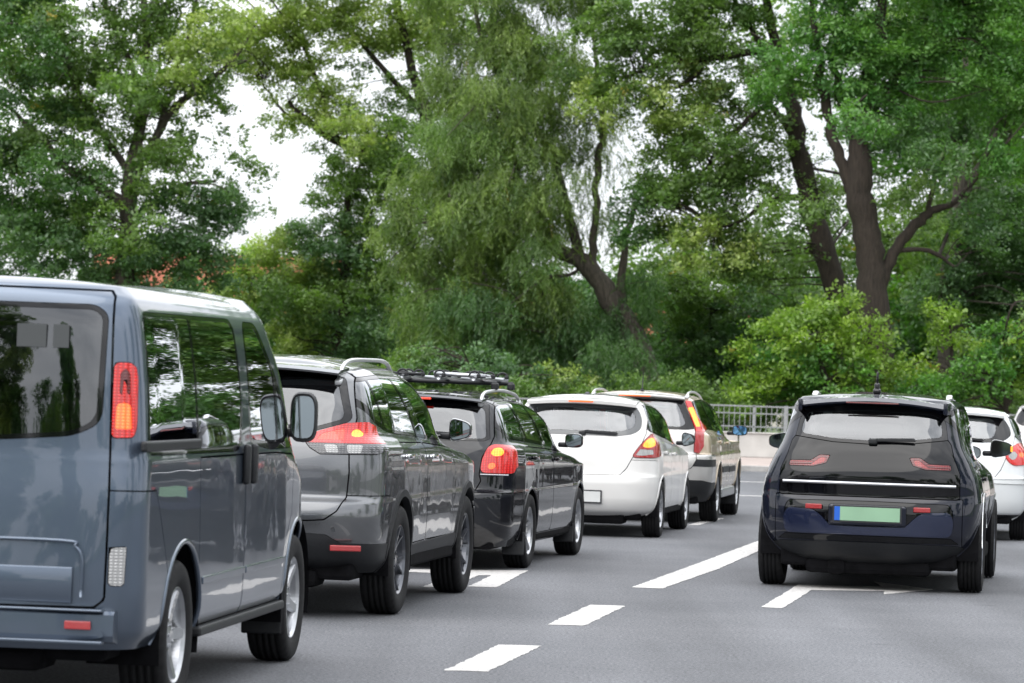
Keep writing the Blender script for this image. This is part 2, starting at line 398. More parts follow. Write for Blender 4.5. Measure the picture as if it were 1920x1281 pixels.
# ------------------------------------------------------------------ wheels
WH = {}
def wheel_meshes(Rt, Wt, Rr, style, fin):
    key = (Rt, Wt, Rr, style, fin)
    if key in WH: return WH[key]
    h = Wt/2
    prof = [(-h*.72, Rr-.012), (-h*.86, Rr), (-h*.98, Rr+(Rt-Rr)*.3), (-h, Rr+(Rt-Rr)*.55), (-h*.96, Rr+(Rt-Rr)*.82), (-h*.88, Rt-.012), (-h*.78, Rt-.004)]
    gro = []
    for gy in (-.48, -.16, .16, .48):
        gro += [((gy-.07)*h, Rt), ((gy-.055)*h, Rt-.011), ((gy+.055)*h, Rt-.011), ((gy+.07)*h, Rt)]
    prof = prof + gro + [(-a, b) for a, b in reversed(prof)]
    n = 108; V = []; F = []; m = len(prof)
    for i in range(n):
        t = 2*math.pi*i/n
        for j, (y, r) in enumerate(prof):
            if (i % 3 == 0) and (5 <= j <= 6 or m-7 <= j <= m-6): r -= .006
            V.append((r*math.cos(t), y, r*math.sin(t)))
    for i in range(n):
        for j in range(m-1): F.append((i*m+j, i*m+j+1, ((i+1) % n)*m+j+1, ((i+1) % n)*m+j))
    tyre = mesh_from('tyre', V, F, M['rubber']); tyre.polygons.foreach_set('use_smooth', [True]*len(tyre.polygons))
    # rim: barrel + lip + spokes; outer face at -y
    bm = bmesh.new()
    lip = [(-h*.74, Rr-.002), (-h*.84, Rr+.004), (-h*.86, Rr-.006), (-h*.70, Rr-.020), (-h*.1, Rr-.035), (h*.6, Rr-.03)]
    nn = 64; rows = []
    for i in range(nn):
        t = 2*math.pi*i/nn; rows.append([bm.verts.new((r*math.cos(t), y, r*math.sin(t))) for y, r in lip])
    for i in range(nn):
        for j in range(len(lip)-1): bm.faces.new((rows[i][j], rows[(i+1) % nn][j], rows[(i+1) % nn][j+1], rows[i][j+1]))
    yc = -h*.55; yo = -h*.78
    def spoke(a, w0, w1, da0=0.0, da1=0.0, r0=.05, r1=None, th=.022):
        r1 = r1 or Rr-.012; pr = []
        for k in range(4):
            u = k/3; r = r0+(r1-r0)*u; w = w0+(w1-w0)*u; an = a+da0+(da1-da0)*u; y = yc+(yo-yc)*(u**1.6)
            c, s_ = math.cos(an), math.sin(an)
            quad = []
            for (dw, dy) in ((-w/2, th), (-w*.36, 0), (w*.36, 0), (w/2, th)):
                quad.append(bm.verts.new((r*c-dw*s_, y+dy, r*s_+dw*c)))
            pr.append(quad)
        for k in range(3):
            for j in range(3): bm.faces.new((pr[k][j], pr[k][j+1], pr[k+1][j+1], pr[k+1][j]))
            bm.faces.new((pr[k][3], pr[k][0], pr[k+1][0], pr[k+1][3]))
        bm.faces.new((pr[3][0], pr[3][1], pr[3][2], pr[3][3]))
    ns = {'five': 5, 'vee': 5, 'multi': 9, 'cover': 8, 'twin': 5}[style]
    for i in range(ns):
        a = 2*math.pi*i/ns+.3
        if style == 'five': spoke(a, .075, .055)
        elif style == 'vee': spoke(a, .032, .020, -.02, -.26); spoke(a, .032, .020, .02, .26)
        elif style == 'twin': spoke(a, .034, .028, -.13, -.16); spoke(a, .034, .028, .13, .16)
        elif style == 'multi': spoke(a, .035, .032)
        else: spoke(a, .05, .08)
    # hub cap
    hv = [bm.verts.new((.062*math.cos(2*math.pi*i/24), yc-.004, .062*math.sin(2*math.pi*i/24))) for i in range(24)]
    hv2 = [bm.verts.new((.07*math.cos(2*math.pi*i/24), yc+.03, .07*math.sin(2*math.pi*i/24))) for i in range(24)]
    hv3 = [bm.verts.new((.028*math.cos(2*math.pi*i/24), yc-.012, .028*math.sin(2*math.pi*i/24))) for i in range(24)]
    for i in range(24):
        j = (i+1) % 24; bm.faces.new((hv[i], hv[j], hv2[j], hv2[i])); bm.faces.new((hv3[i], hv3[j], hv[j], hv[i]))
    bm.faces.new(hv3)
    for k in range(5):
        a = 2*math.pi*k/5+.3+math.pi/5
        r_ = bmesh.ops.create_cone(bm, cap_ends=True, segments=6, radius1=.009, radius2=.008, depth=.02)
        bmesh.ops.rotate(bm, cent=(0, 0, 0), matrix=RX(math.pi/2), verts=r_['verts']); bmesh.ops.translate(bm, vec=(.048*math.cos(a), yc-.006, .048*math.sin(a)), verts=r_['verts'])
    bmesh.ops.recalc_face_normals(bm, faces=bm.faces)
    rim = bpy.data.meshes.new('rim'); bm.to_mesh(rim); bm.free(); rim.materials.append(M[fin])
    bm = bmesh.new()
    for (r, y, d) in ((min(.15, Rr-.04), -.005, .022), (.075, -.03, .06)):
        c = bmesh.ops.create_cone(bm, cap_ends=True, segments=40, radius1=r, radius2=r, depth=d)
        bmesh.ops.rotate(bm, cent=(0, 0, 0), matrix=RX(math.pi/2), verts=c['verts']); bmesh.ops.translate(bm, vec=(0, y, 0), verts=c['verts'])
    hub = bpy.data.meshes.new('brake_disc'); bm.to_mesh(hub); bm.free(); hub.materials.append(M['disc'])
    WH[key] = (hub, tyre, rim); return WH[key]
def put_wheel(parent, x, side, spec, yout, steer=0.0):
    Rt, Wt, Rr, style, fin = spec; hub, tyre, rim = wheel_meshes(*spec)
    w = link('wheel', hub, parent); w.location = (x, side*(yout-Wt/2), Rt)
    w.rotation_euler = (0, random.uniform(0, 1), (math.pi if side > 0 else 0)+steer)
    link('tyre', tyre, w); link('rim', rim, w)

# ------------------------------------------------------------------ seats, mirror, rails
_seat = {}
def seat_mesh():
    if 's' in _seat: return _seat['s']
    bm = bmesh.new(); add_box(bm, (0, 0, .10), (.50, .48, .16), None, .06, 3); add_box(bm, (-.30, 0, .42), (.14, .47, .62), RY(R(-14)), .06, 3)
    me = bpy.data.meshes.new('seat'); bm.to_mesh(me); bm.free(); me.materials.append(M['seatm']); me.polygons.foreach_set('use_smooth', [True]*len(me.polygons))
    bm = bmesh.new(); add_box(bm, (0, 0, 0), (.10, .27, .18), None, .045, 3)
    add_box(bm, (0, .06, -.12), (.012, .012, .12)); add_box(bm, (0, -.06, -.12), (.012, .012, .12))
    mh = bpy.data.meshes.new('headrest'); bm.to_mesh(mh); bm.free(); mh.materials.append(M['seatm']); mh.polygons.foreach_set('use_smooth', [True]*len(mh.polygons))
    _seat['s'] = (me, mh); return _seat['s']
def put_seats(parent, rows, zf):
    me, mh = seat_mesh()
    for x, ys in rows:
        for y in ys:
            s = link('seat', me, parent); s.location = (x, y, zf)
            h = link('headrest', mh, s); h.location = (-.45, 0, .82)
def mirror(parent, x, side, y, z, w, h, body, gl, shape=0):
    """door mirror: shaped housing with its glass facing rearward and an arm to the door"""
    sect = []
    V = []; F = []; nu = 24
    lay = [(-.004, .93), (.02, 1.0), (.07, .97), (.11, .82), (.14, .5), (.15, .05)]
    for dx, s in lay:
        for k in range(nu):
            t = 2*math.pi*k/nu; c, sn = math.cos(t), math.sin(t); ex = 2/3.4
            yy = abs(c)**ex*(1 if c > 0 else -1)*w/2*s; zz = abs(sn)**ex*(1 if sn > 0 else -1)*h/2*s
            if shape: zz *= (1.0-.28*(yy/(w/2)))
            V.append((x+dx, side*(y+w/2+yy), z+zz))
    for i in range(len(lay)-1):
        for k in range(nu): F.append((i*nu+k, i*nu+(k+1) % nu, (i+1)*nu+(k+1) % nu, (i+1)*nu+k))
    F.append(tuple((len(lay)-1)*nu+k for k in range(nu)))
    o = link('mirror', mesh_from('mirror', V, F, body), parent)
    g = [(x-.002, side*(y+w/2)+(a[1]-side*(y+w/2))*.92, z+(a[2]-z)*.9) for a in V[:nu]]
    fr = [(a[0], a[1], a[2]) for a in V[:nu]]
    V2 = g + [(a[0]+.006, a[1], a[2]) for a in g]
    F2 = [tuple(range(nu))] + [(k, nu+k, nu+(k+1) % nu, (k+1) % nu) for k in range(nu)]
    link('mirror_glass', mesh_from('mirror_glass', V2, F2, gl, smooth=False), o)
    fv = [(x+.004, a[1], a[2]) for a in fr]
    fo = link('mirror_frame', mesh_from('mirror_frame', fv, [tuple(range(nu))], M['black'], smooth=False), o)
    bm = bmesh.new(); add_box(bm, (x+.07, side*(y-.015), z-h*.32), (.09, .10, .045), None, .015)
    bm_obj('mirror_arm', bm, M['black'], o, True)
    return o
def roof_z(x, y):
    ok = SHELL.N[:, 2] > .3; V = SHELL.V[ok]; d = (V[:, 0]-x)**2+(V[:, 1]-y)**2; i = np.argsort(d)[:5]; w = 1/(d[i]+1e-5); return float((V[i, 2]*w).sum()/w.sum())
def roof_rail(parent, side, x0, x1, y, h, mat, r=.018):
    xs = [x0, x0+.10, x0+.35, (x0+x1)/2, x1-.35, x1-.10, x1]; hs = [.012, h*.82, h, h*1.02, h, h*.8, .01]
    p = cr([(x, side*y, roof_z(x, side*y)+q) for x, q in zip(xs, hs)], 6)
    o = tubes('roof_rail', [(p, r)], mat, parent, 10)
    for e, s in ((p[0], 1), (p[-1], -1)):
        box('rail_foot', (e[0]+s*.05, e[1], e[2]+h*.32), (.14, .046, h*.95), mat, o, RY(R(-s*12)), .016, 3, True)
    return o

# ------------------------------------------------------------------ car assembly
def car(name, label, cat, pose, D):
    X, Y, th = pose
    global SHELL
    root = empty(name, (X, Y, 0), math.pi/2-th); tag(root, label, cat, D.get('group'))
    S = build_shell(D['levels'], D['roof'], D['T'], D.get('xin', (.35, .45))); SHELL = S
    pm = D['paint']; wb = D['wb']; Rt = D['wheel'][0]
    def take(name, f, mat, gap=.006, off=0.0, rim=.014, label=None):
        nonlocal S
        sub = clip(S, f+gap/2)
        if len(sub.Q)+len(sub.P) == 0: return None
        S = clip(S, -(f-gap/2))
        best = None
        for p in pieces(sub):
            o = panel(name, p, mat, root, off, rim, label)
            if best is None or len(o.data.vertices) > len(best.data.vertices): best = o
        return best
    # wheel arches: opening, then lip
    for ax, side in ((0, -1), (0, 1), (wb, -1), (wb, 1)):
        ar = D['arch']; cz = D.get('archz', Rt)
        fd = np.sqrt((S.V[:, 0]-ax)**2+(S.V[:, 2]-cz)**2)-ar
        f = np.maximum(fd, -side*S.V[:, 1]-0*fd); f = np.maximum(f, (.0-np.abs(S.V[:, 1])+.3))
        S = clip(S, -f)
        lw = D.get('lip', .028)
        fd = np.abs(np.sqrt((S.V[:, 0]-ax)**2+(S.V[:, 2]-cz)**2)-ar-lw/2)-lw/2
        f = np.maximum(np.maximum(fd, -side*S.V[:, 1]), .3-np.abs(S.V[:, 1])); f = np.maximum(f, (.3-np.abs(S.N[:, 1]))*.2)
        if D.get('clad'): take('wheel_arch', f, M['black'], gap=.004, off=.010, rim=.05)
        else:
            sv = S.V[(S.V[:, 1]*side > .3)]; ps = []
            for t in np.linspace(R(-12), R(192), 40):
                px, pz = ax+(ar+.004)*math.cos(t), cz+(ar+.004)*math.sin(t)
                if pz < D['zb']+.06: continue
                d2 = (sv[:, 0]-px)**2+(sv[:, 2]-pz)**2; ii = np.argsort(d2)[:6]; w_ = 1/(d2[ii]+1e-5)
                ps.append([px, float((sv[ii, 1]*w_).sum()/w_.sum())-side*.006, pz])
            ps = np.array(ps)
            for _ in range(3): ps[1:-1, 1] = (ps[:-2, 1]+ps[1:-1, 1]*2+ps[2:, 1])/4
            tubes('wheel_arch', [([tuple(p) for p in ps], .0145)], pm, root, 10)
    for g in D['regions']:
        nm, view, poly = g[0], g[1], g[2]; kw = g[3] if len(g) > 3 else {}
        sides = kw.get('sides', (-1, 1) if view == 'side' or kw.get('pair') else (0,))
        for sd in sides:
            f = region(S, view, poly, kw.get('rnd', 1), sd, kw.get('xlim'), kw.get('nlim', .35))
            if kw.get('kind') == 'glazing':      # black-bordered opening with one or several panes
                sub = clip(S, f+.0015); S = clip(S, -(f-.0015))
                if len(sub.Q) == 0: continue
                fr = link(kw.get('fname', 'window_frame'), bpy.data.meshes.new('tmp'), root)
                for pp in kw['panes']:
                    f2 = region(sub, view, pp[0], pp[2] if len(pp) > 2 else 1, sd, kw.get('xlim'), kw.get('nlim', .35))
                    pane = clip(sub, f2+.0008); sub = clip(sub, -(f2-.0008))
                    if len(pane.Q)+len(pane.P): panel(nm, pane, M[pp[1]], root, -.002, .003)
                me = panel('x', sub, kw.get('fmat', M['gloss']), root, 0.0, .012)
                dat = me.data; bpy.data.objects.remove(me); dat.name = fr.name
                old = fr.data; fr.data = dat; bpy.data.meshes.remove(old)
                if not kw.get('fname'): fr.name = 'window_frame'
            elif kw.get('kind') == 'lamp':       # lamp with inner cells
                sub = clip(S, f+.002); S = clip(S, -(f-.002))
                if len(sub.Q)+len(sub.P) == 0: continue
                holder = None; subs = []
                for pp in kw['cells']:
                    f2 = region(sub, view, pp[1], pp[3] if len(pp) > 3 else 1, sd, kw.get('xlim'))
                    cell = clip(sub, f2+.0006); sub = clip(sub, -(f2-.0006))
                    if len(cell.Q)+len(cell.P): subs.append((pp[0], cell, pp[2]))
                holder = panel(nm, sub, M[kw['mat']], root, kw.get('off', .006), .02)
                for a, c_, m_ in subs:
                    o = panel(a, c_, M[m_], holder, kw.get('off', .006)-.0015, .012)
            else:
                mat = kw.get('mat', pm); mat = M[mat] if isinstance(mat, str) else mat
                o = take(nm, f, mat, kw.get('gap', .006), kw.get('off', 0.0), kw.get('rim', .016), kw.get('label'))
                if o and nm == 'door' and kw.get('handle'):
                    hx, hz, hm = kw['handle'][:3]; vert = len(kw['handle']) > 3
                    y = handle_y(o, hx, hz)
                    hd = bmesh.new()
                    if vert: add_box(hd, (hx, sd*(y+.018), hz), (.07, .035, .20), None, .016, 3)
                    else: add_box(hd, (hx, sd*(y+.024), hz), (.20, .020, .034), None, .009, 3)
                    if not vert: add_box(hd, (hx+.085, sd*(y+.010), hz), (.022, .03, .026)); add_box(hd, (hx-.085, sd*(y+.010), hz), (.022, .03, .026))
                    ho = bm_obj('handle', hd, M[hm] if isinstance(hm, str) else hm, o, True)
    body = panel('body', S, pm, root, 0.0, .02)
    # underbody, wheel wells
    zb = D['zb']; w = D['w']
    bm = bmesh.new(); x0, x1 = D['xr']+.14, D['xf']-.25
    add_box(bm, ((x0+x1)/2, 0, zb+.09), (x1-x0-.1, 2*w-.36, .16), None, .03); add_box(bm, ((Rt+.14+wb-Rt-.14)/2, 0, zb+.11), (wb-2*Rt-.16, 2*w-.06, .12), None, .02)
    add_box(bm, (0, 0, Rt-.02), (.12, 2*w-.5, .09), None, .02); add_box(bm, (-.25, .25, zb+.02), (.5, .16, .14), None, .05); add_box(bm, (x0+.16, .0, zb+.02), (.3, 1.0, .12), None, .04)
    bm_obj('underbody', bm, M['under'], root)
    for ax in (0, wb):
        for sd in (-1, 1):
            V = []; F = []; n = 20; ra = D['arch']+.012; ys = (sd*(w-.012), sd*(w-.34))
            for k in range(n+1):
                t = math.pi*(-.08)+math.pi*1.16*k/n
                for y in ys: V.append((ax+ra*math.cos(t), y, D.get('archz', Rt)+ra*math.sin(t)))
            for k in range(n): F.append((2*k, 2*k+1, 2*k+3, 2*k+2))
            F.append(tuple(2*k+1 for k in range(n+1)))
            link('wheel_well', mesh_from('wheel_well', V, F, M['under'], False), root)
    # cabin
    zf = D.get('floor', .42)
    box('cabin_floor', ((D['xr']+.2+wb)/2+.1, 0, zf-.05), (wb+.1-D['xr']-.35, 2*w-.2, .06), M['cabin'], root)
    box('dashboard', (wb-.62+D.get('dash', 0), 0, zf+.40), (.35, 2*w-.42, .26), M['cabin'], root, None, .06, 3, True)
    box('parcel_shelf', (D['xr']+.42, 0, D['belt']-.10), (.5, 2*w-.55, .03), M['cabin'], root)
    put_seats(root, D['seats'], zf+.02)
    sw = [(wb-.86+D.get('dash', 0)+.10*math.sin(t)*.45, .37+.18*math.cos(t), zf+.48+.17*math.sin(t)) for t in np.linspace(0, 2*math.pi, 25)]
    tubes('steering_wheel', [(sw, .013)], M['black'], root, 6)
    for ax in (0, wb):
        for sd in (-1, 1): put_wheel(root, ax, sd, D['wheel'], D['track'], D.get('steer', 0) if ax else 0)
    for m in D['mirrors']: mirror(root, m[0], m[1], m[2], m[3], m[4], m[5], m[6] or pm, m[7], m[8] if len(m) > 8 else 0)
    return root
def handle_y(o, hx, hz):
    co = np.empty(len(o.data.vertices)*3); o.data.vertices.foreach_get('co', co); co = co.reshape(-1, 3)
    d = (co[:, 0]-hx)**2+(co[:, 2]-hz)**2; return abs(co[np.argmin(d), 1])
def plate(parent, x, y, z, w, h, mat, tilt=-4, band=False):
    rot = RY(R(tilt))
    p = box('plate_holder', (x, y, z), (.012, w+.03, h+.03), M['frame'], parent, rot, .004)
    q = box('number_plate', (x-.009, y, z), (.004, w, h), mat, p, rot, .0)
    if band: box('plate_band', (x-.0125, y+w/2-.022, z), (.002, .044, h), M['bband'], q, rot, .0)
    return p
def wiper(parent, x, y, z, L, tilt=0.04, s=1):
    bm = bmesh.new(); add_box(bm, (x-.02, y, z), (.03, .07, .045), None, .012)
    add_box(bm, (x-.02, y-s*L/2, z+.012), (.014, L, .018), RX(tilt), .004); add_box(bm, (x-.014, y-s*L*.52, z+.024), (.010, L*.9, .012), RX(tilt), .003)
    return bm_obj('rear_wiper', bm, M['black'], parent)
def slab_spoiler(parent, sect, w0, taper, mat, name='spoiler', curve=.05, drop=.03):
    """roof spoiler: a closed section (x,z) swept across the car"""
    n = 21; V = []; F = []; m = len(sect)
    for i in range(n):
        u = -1+2*i/(n-1); y = u*w0; k = 1-taper*abs(u)**3
        for (x, z) in sect: V.append((x*1.0+curve*u*u+(1-k)*.02, y, z-drop*u*u))
    for i in range(n-1):
        for j in range(m): F.append((i*m+j, i*m+(j+1) % m, (i+1)*m+(j+1) % m, (i+1)*m+j))
    F.append(tuple(range(m))[::-1]); F.append(tuple((n-1)*m+j for j in range(m)))
    me = mesh_from(name, V, F, mat); me.polygons.foreach_set('use_smooth', [False]*len(me.polygons))
    bm = bmesh.new(); bm.from_mesh(me); bmesh.ops.recalc_face_normals(bm, faces=bm.faces)
    bm.to_mesh(me); bm.free()
    return link(name, me, parent)
def antenna(parent, x, z, h, lean=-.12):
    tubes('antenna', [([(x, 0, z), (x+lean*.05, 0, z+.03)], [.03, .014]), ([(x, 0, z+.02), (x+lean, 0, z+h)], [.0065, .004])], M['black'], parent)
TB = [(-1.2, .93), (-.8, .955), (-.3, .985), (.3, 1), (2.2, 1), (2.9, .985), (3.6, .93)]
TG = [(-1.1, .90), (-.6, .94), (0, .98), (.8, 1), (1.6, .985), (2.3, .93), (3, .88)]
def lv(z, w, xr, xf, **k): return dict(z=z, w=w, xr=xr, xf=xf, **k)

exec_cars = []
# ------------------------------------------------------------------ the vehicles
P_VAN = paint('van_blue_grey', (.085, .112, .155), .75, .30)
P_SUV = paint('suv_gunmetal', (.115, .12, .128), .7, .24)
P_WAG = paint('wagon_black', (.004, .005, .008), .0, .4)
P_WHT = paint('white_paint', (.68, .67, .655), .0, .4, .0)
P_WH2 = paint('white_paint_bluish', (.66, .68, .69), .0, .4, .0)
P_GLD = paint('champagne_paint', (.50, .41, .30), .45, .38)
P_I3 = paint('midnight_blue_paint', (.003, .005, .014), .0, .4)
P_I3B = paint('satin_blue_paint', (.006, .012, .042), .35, .26)
P_SIL = paint('silver_paint', (.50, .49, .475), .6, .36)
P_DRK = paint('charcoal_paint', (.015, .016, .018), .4, .32)

def van():
    top = 1.90
    Tb = [(-1.1, .975), (-.5, .99), (0, 1), (2.6, 1), (3.3, .98), (4.0, .9)]
    D = dict(T=Tb, paint=P_VAN, wb=3.098, w=.95, xr=-.93, xf=3.85, zb=.26, arch=.425, archz=.345, lip=.022, belt=1.18, track=.938,
        wheel=(.345, .215, .222, 'five', 'alloy'), floor=.55, dash=.35,
        levels=[lv(.33, .90, -.90, 3.70, Lr=.30), lv(.42, .945, -.925, 3.80, Lr=.26), lv(.60, .952, -.92, 3.83, Lr=.22), lv(.95, .952, -.90, 3.80, Lr=.20, e=3.6),
                lv([(-1, 1.13), (2.5, 1.13), (3.8, .98)], .950, -.885, 3.62, Lr=.20, e=3.6), lv(1.19, .940, -.88, 3.22, Lr=.20, e=3.6, ef=3.2, Lf=.5),
                lv(1.50, .915, -.865, 2.92, Lr=.20, e=3.6, ef=3.2, Lf=.42), lv(1.78, .872, -.845, 2.60, Lr=.20, e=3.6, ef=3, Lf=.38), lv([(2.0, 1.85), (2.5, 1.86)], .845, -.835, 2.50, Lr=.2, e=3.4, ef=3, Lf=.36), lv([(1.7, 1.905), (2.05, 1.925), (2.4, 1.92)], .790, -.80, 2.38, Lr=.25, e=3, ef=3, Lf=.36)],
        roof=[(-.9, 1.935), (0, 1.955), (1.6, 1.958), (1.95, 1.985), (2.2, 1.985)], xin=(.28, .35),
        seats=[(.3, (-.48, 0, .48)), (1.25, (-.48, 0, .48)), (2.25, (-.45, .45))],
        mirrors=[(2.74, -1, .935, 1.33, .145, .27, M['black'], M['mirror']), (2.74, 1, .935, 1.33, .17, .27, M['black'], M['mirror'])],
        regions=[
         ('rear_window', 'rear', [(-.2, 1.22), (.30, 1.225), (.62, 1.25), (.74, 1.31), (.745, 1.78), (.69, 1.822), (-.2, 1.825)],
            dict(kind='glazing', fname='tailgate_glass_border', panes=[([(-.2, 1.24), (.30, 1.245), (.61, 1.27), (.715, 1.32), (.722, 1.77), (.68, 1.80), (-.2, 1.805)], 'gdark')])),
         ('tail_lamp', 'rear', [(.780, 1.245), (.777, 1.575), (.845, 1.575), (.866, 1.555), (.876, 1.50), (.882, 1.30), (.872, 1.25)],
            dict(kind='lamp', pair=True, mat='redlit', xlim=-.66, rnd=0, cells=[('brake_bulb', [(.805, 1.42), (.805, 1.525), (.825, 1.55), (.845, 1.525), (.850, 1.42), (.838, 1.42), (.832, 1.50), (.820, 1.50), (.816, 1.42)], 'dkred', 0),
                ('indicator', [(.793, 1.285), (.796, 1.400), (.853, 1.400), (.862, 1.285)], 'orange', 0)])),
         ('reversing_lamp', 'rear', [(.795, .61), (.795, .775), (.865, .78), (.86, .61)], dict(kind='lamp', pair=True, mat='clear', xlim=-.6, rnd=0, cells=[])),
         ('tailgate', 'rear', [(-.2, .515), (.74, .515), (.782, .55), (.785, .75), (.785, 1.02), (.770, 1.56), (.762, 1.86), (.74, 1.885), (-.2, 1.895)], dict(rnd=0, gap=.010)),
         ('bumper_corner', 'side', [(-1.2, .30), (-.22, .30), (-.30, .60), (-.42, .78), (-.60, 1.02), (-1.2, 1.02)], dict(rnd=0, gap=.006, nlim=-1)),
         ('side_window', 'side', [(-.73, 1.175), (-.66, 1.80), (1.30, 1.815), (1.385, 1.77), (1.42, 1.35), (1.36, 1.19), (1.22, 1.165)],
            dict(kind='glazing', rnd=1, nlim=.02, panes=[([(-.69, 1.20), (-.64, 1.74), (-.60, 1.785), (.27, 1.79), (.29, 1.20)], 'gdark', 0), ([(.32, 1.19), (.31, 1.79), (1.28, 1.797), (1.36, 1.76), (1.395, 1.36), (1.33, 1.20)], 'gdark')])),
         ('front_side_window', 'side', [(1.60, 1.20), (1.60, 1.76), (1.66, 1.81), (1.98, 1.81), (2.40, 1.55), (2.86, 1.20), (2.80, 1.165), (2.1, 1.165)],
            dict(kind='glazing', rnd=1, nlim=.2, panes=[([(1.64, 1.22), (1.64, 1.75), (1.70, 1.78), (1.96, 1.78), (2.33, 1.55), (2.36, 1.20)], 'gmid', 1), ([(2.40, 1.21), (2.40, 1.50), (2.74, 1.23), (2.70, 1.20)], 'gmid', 0)])),
         ('windscreen', 'front', [(-.2, 1.24), (.86, 1.24), (.74, 1.80), (-.2, 1.84)], dict(kind='glazing', fname='windscreen_border', panes=[([(-.2, 1.27), (.82, 1.27), (.70, 1.77), (-.2, 1.81)], 'gmid')])),
         ('door', 'side', [(.36, .36), (.33, .80), (.30, 1.15), (1.44, 1.15), (1.46, .36)], dict(rnd=0, gap=.009, handle=(1.38, 1.10, 'black', 1))),
         ('door', 'side', [(1.48, .36), (1.46, 1.15), (2.30, 1.145), (2.88, 1.13), (2.86, .82), (2.70, .70), (2.62, .50), (2.60, .36)], dict(rnd=0, gap=.009, handle=(1.57, 1.10, 'black', 1))),
         ])
    r = car('van', 'blue-grey passenger van with lit tail lamp, nearest vehicle at the left edge', 'van', (-2.402, 15.898, .109), D)
    # rear bumper step, reflectors, plate recess
    n = 15; sec = [(-.915, .50), (-.975, .505), (-.995, .49), (-.998, .40), (-.985, .375), (-.90, .36)]
    V = []; F = []
    for i in range(n):
        u = -1+2*i/(n-1)
        for x, z in sec: V.append((x+.035*abs(u)**4+.01*u*u, u*.845, z))
    m = len(sec)
    for i in range(n-1):
        for j in range(m): F.append((i*m+j, (i+1)*m+j, (i+1)*m+(j+1) % m, i*m+(j+1) % m))
    F.append(tuple(range(m))); F.append(tuple((n-1)*m+j for j in range(m))[::-1])
    b = link('rear_bumper', mesh_from('rear_bumper', V, F, P_VAN, False), r)
    box('rear_bumper_step', (-.955, 0, .508), (.075, 1.60, .012), P_VAN, b, None, .005)
    box('rear_bumper_lip', (-.985, 0, .372), (.05, 1.62, .016), P_VAN, b, None, .005)
    for s in (-1, 1):
        box('reflector', (-.999, s*.70, .445), (.012, .115, .036), M['refl'], b, None, .004)
        bm = bmesh.new(); c = bmesh.ops.create_cone(bm, cap_ends=True, segments=16, radius1=.014, radius2=.012, depth=.014); bmesh.ops.rotate(bm, cent=(0, 0, 0), matrix=RY(math.pi/2), verts=c['verts']); bmesh.ops.translate(bm, vec=(-.999, s*.80, .41), verts=c['verts'])
        bm_obj('parking_sensor', bm, P_VAN, b)
        # sliding door rail
        box('sliding_door_rail', (-.30, s*.940, 1.215), (1.20, .03, .045), M['black'], r, None, .01)
        box('side_moulding', (.93, s*.957, .575), (1.06, .012, .035), P_VAN, r, None, .005); box('side_moulding', (2.05, s*.957, .575), (1.12, .012, .035), P_VAN, r, None, .005)
        box('sill', (1.52, s*.93, .335), (2.25, .06, .045), M['black'], r, None, .012)
        box('mud_flap', (2.70, s*.83, .30), (.015, .22, .26), M['black'], r)
    # embossed number-plate field
    box('tailgate_recess', (-.915, 0, .61), (.012, 1.30, .155), P_VAN, r, None, .005, 2, True)
    tg = [(-.918, y, z) for y, z in [(-.0, .80), (-.60, .80), (-.66, .775), (-.69, .72), (-.69, .56)]]
    tubes('tailgate_crease', [(cr(tg, 5), .008), (cr([(a, -b, c) for a, b, c in tg], 5), .008)], P_VAN, r)
    stk = plain('paper_sticker', (.055, .06, .062), .7); box('window_sticker', (-.857, -.42, 1.68), (.003, .13, .10), stk, r, None, 0); box('window_sticker', (-.857, -.55, 1.68), (.003, .07, .10), stk, r, None, 0)
    for s in (-1, 1): box('brake_light_housing', (-.84, 0, 1.885), (.02, .30, .02), M['dkred'], r) if s > 0 else None
    return r
van()

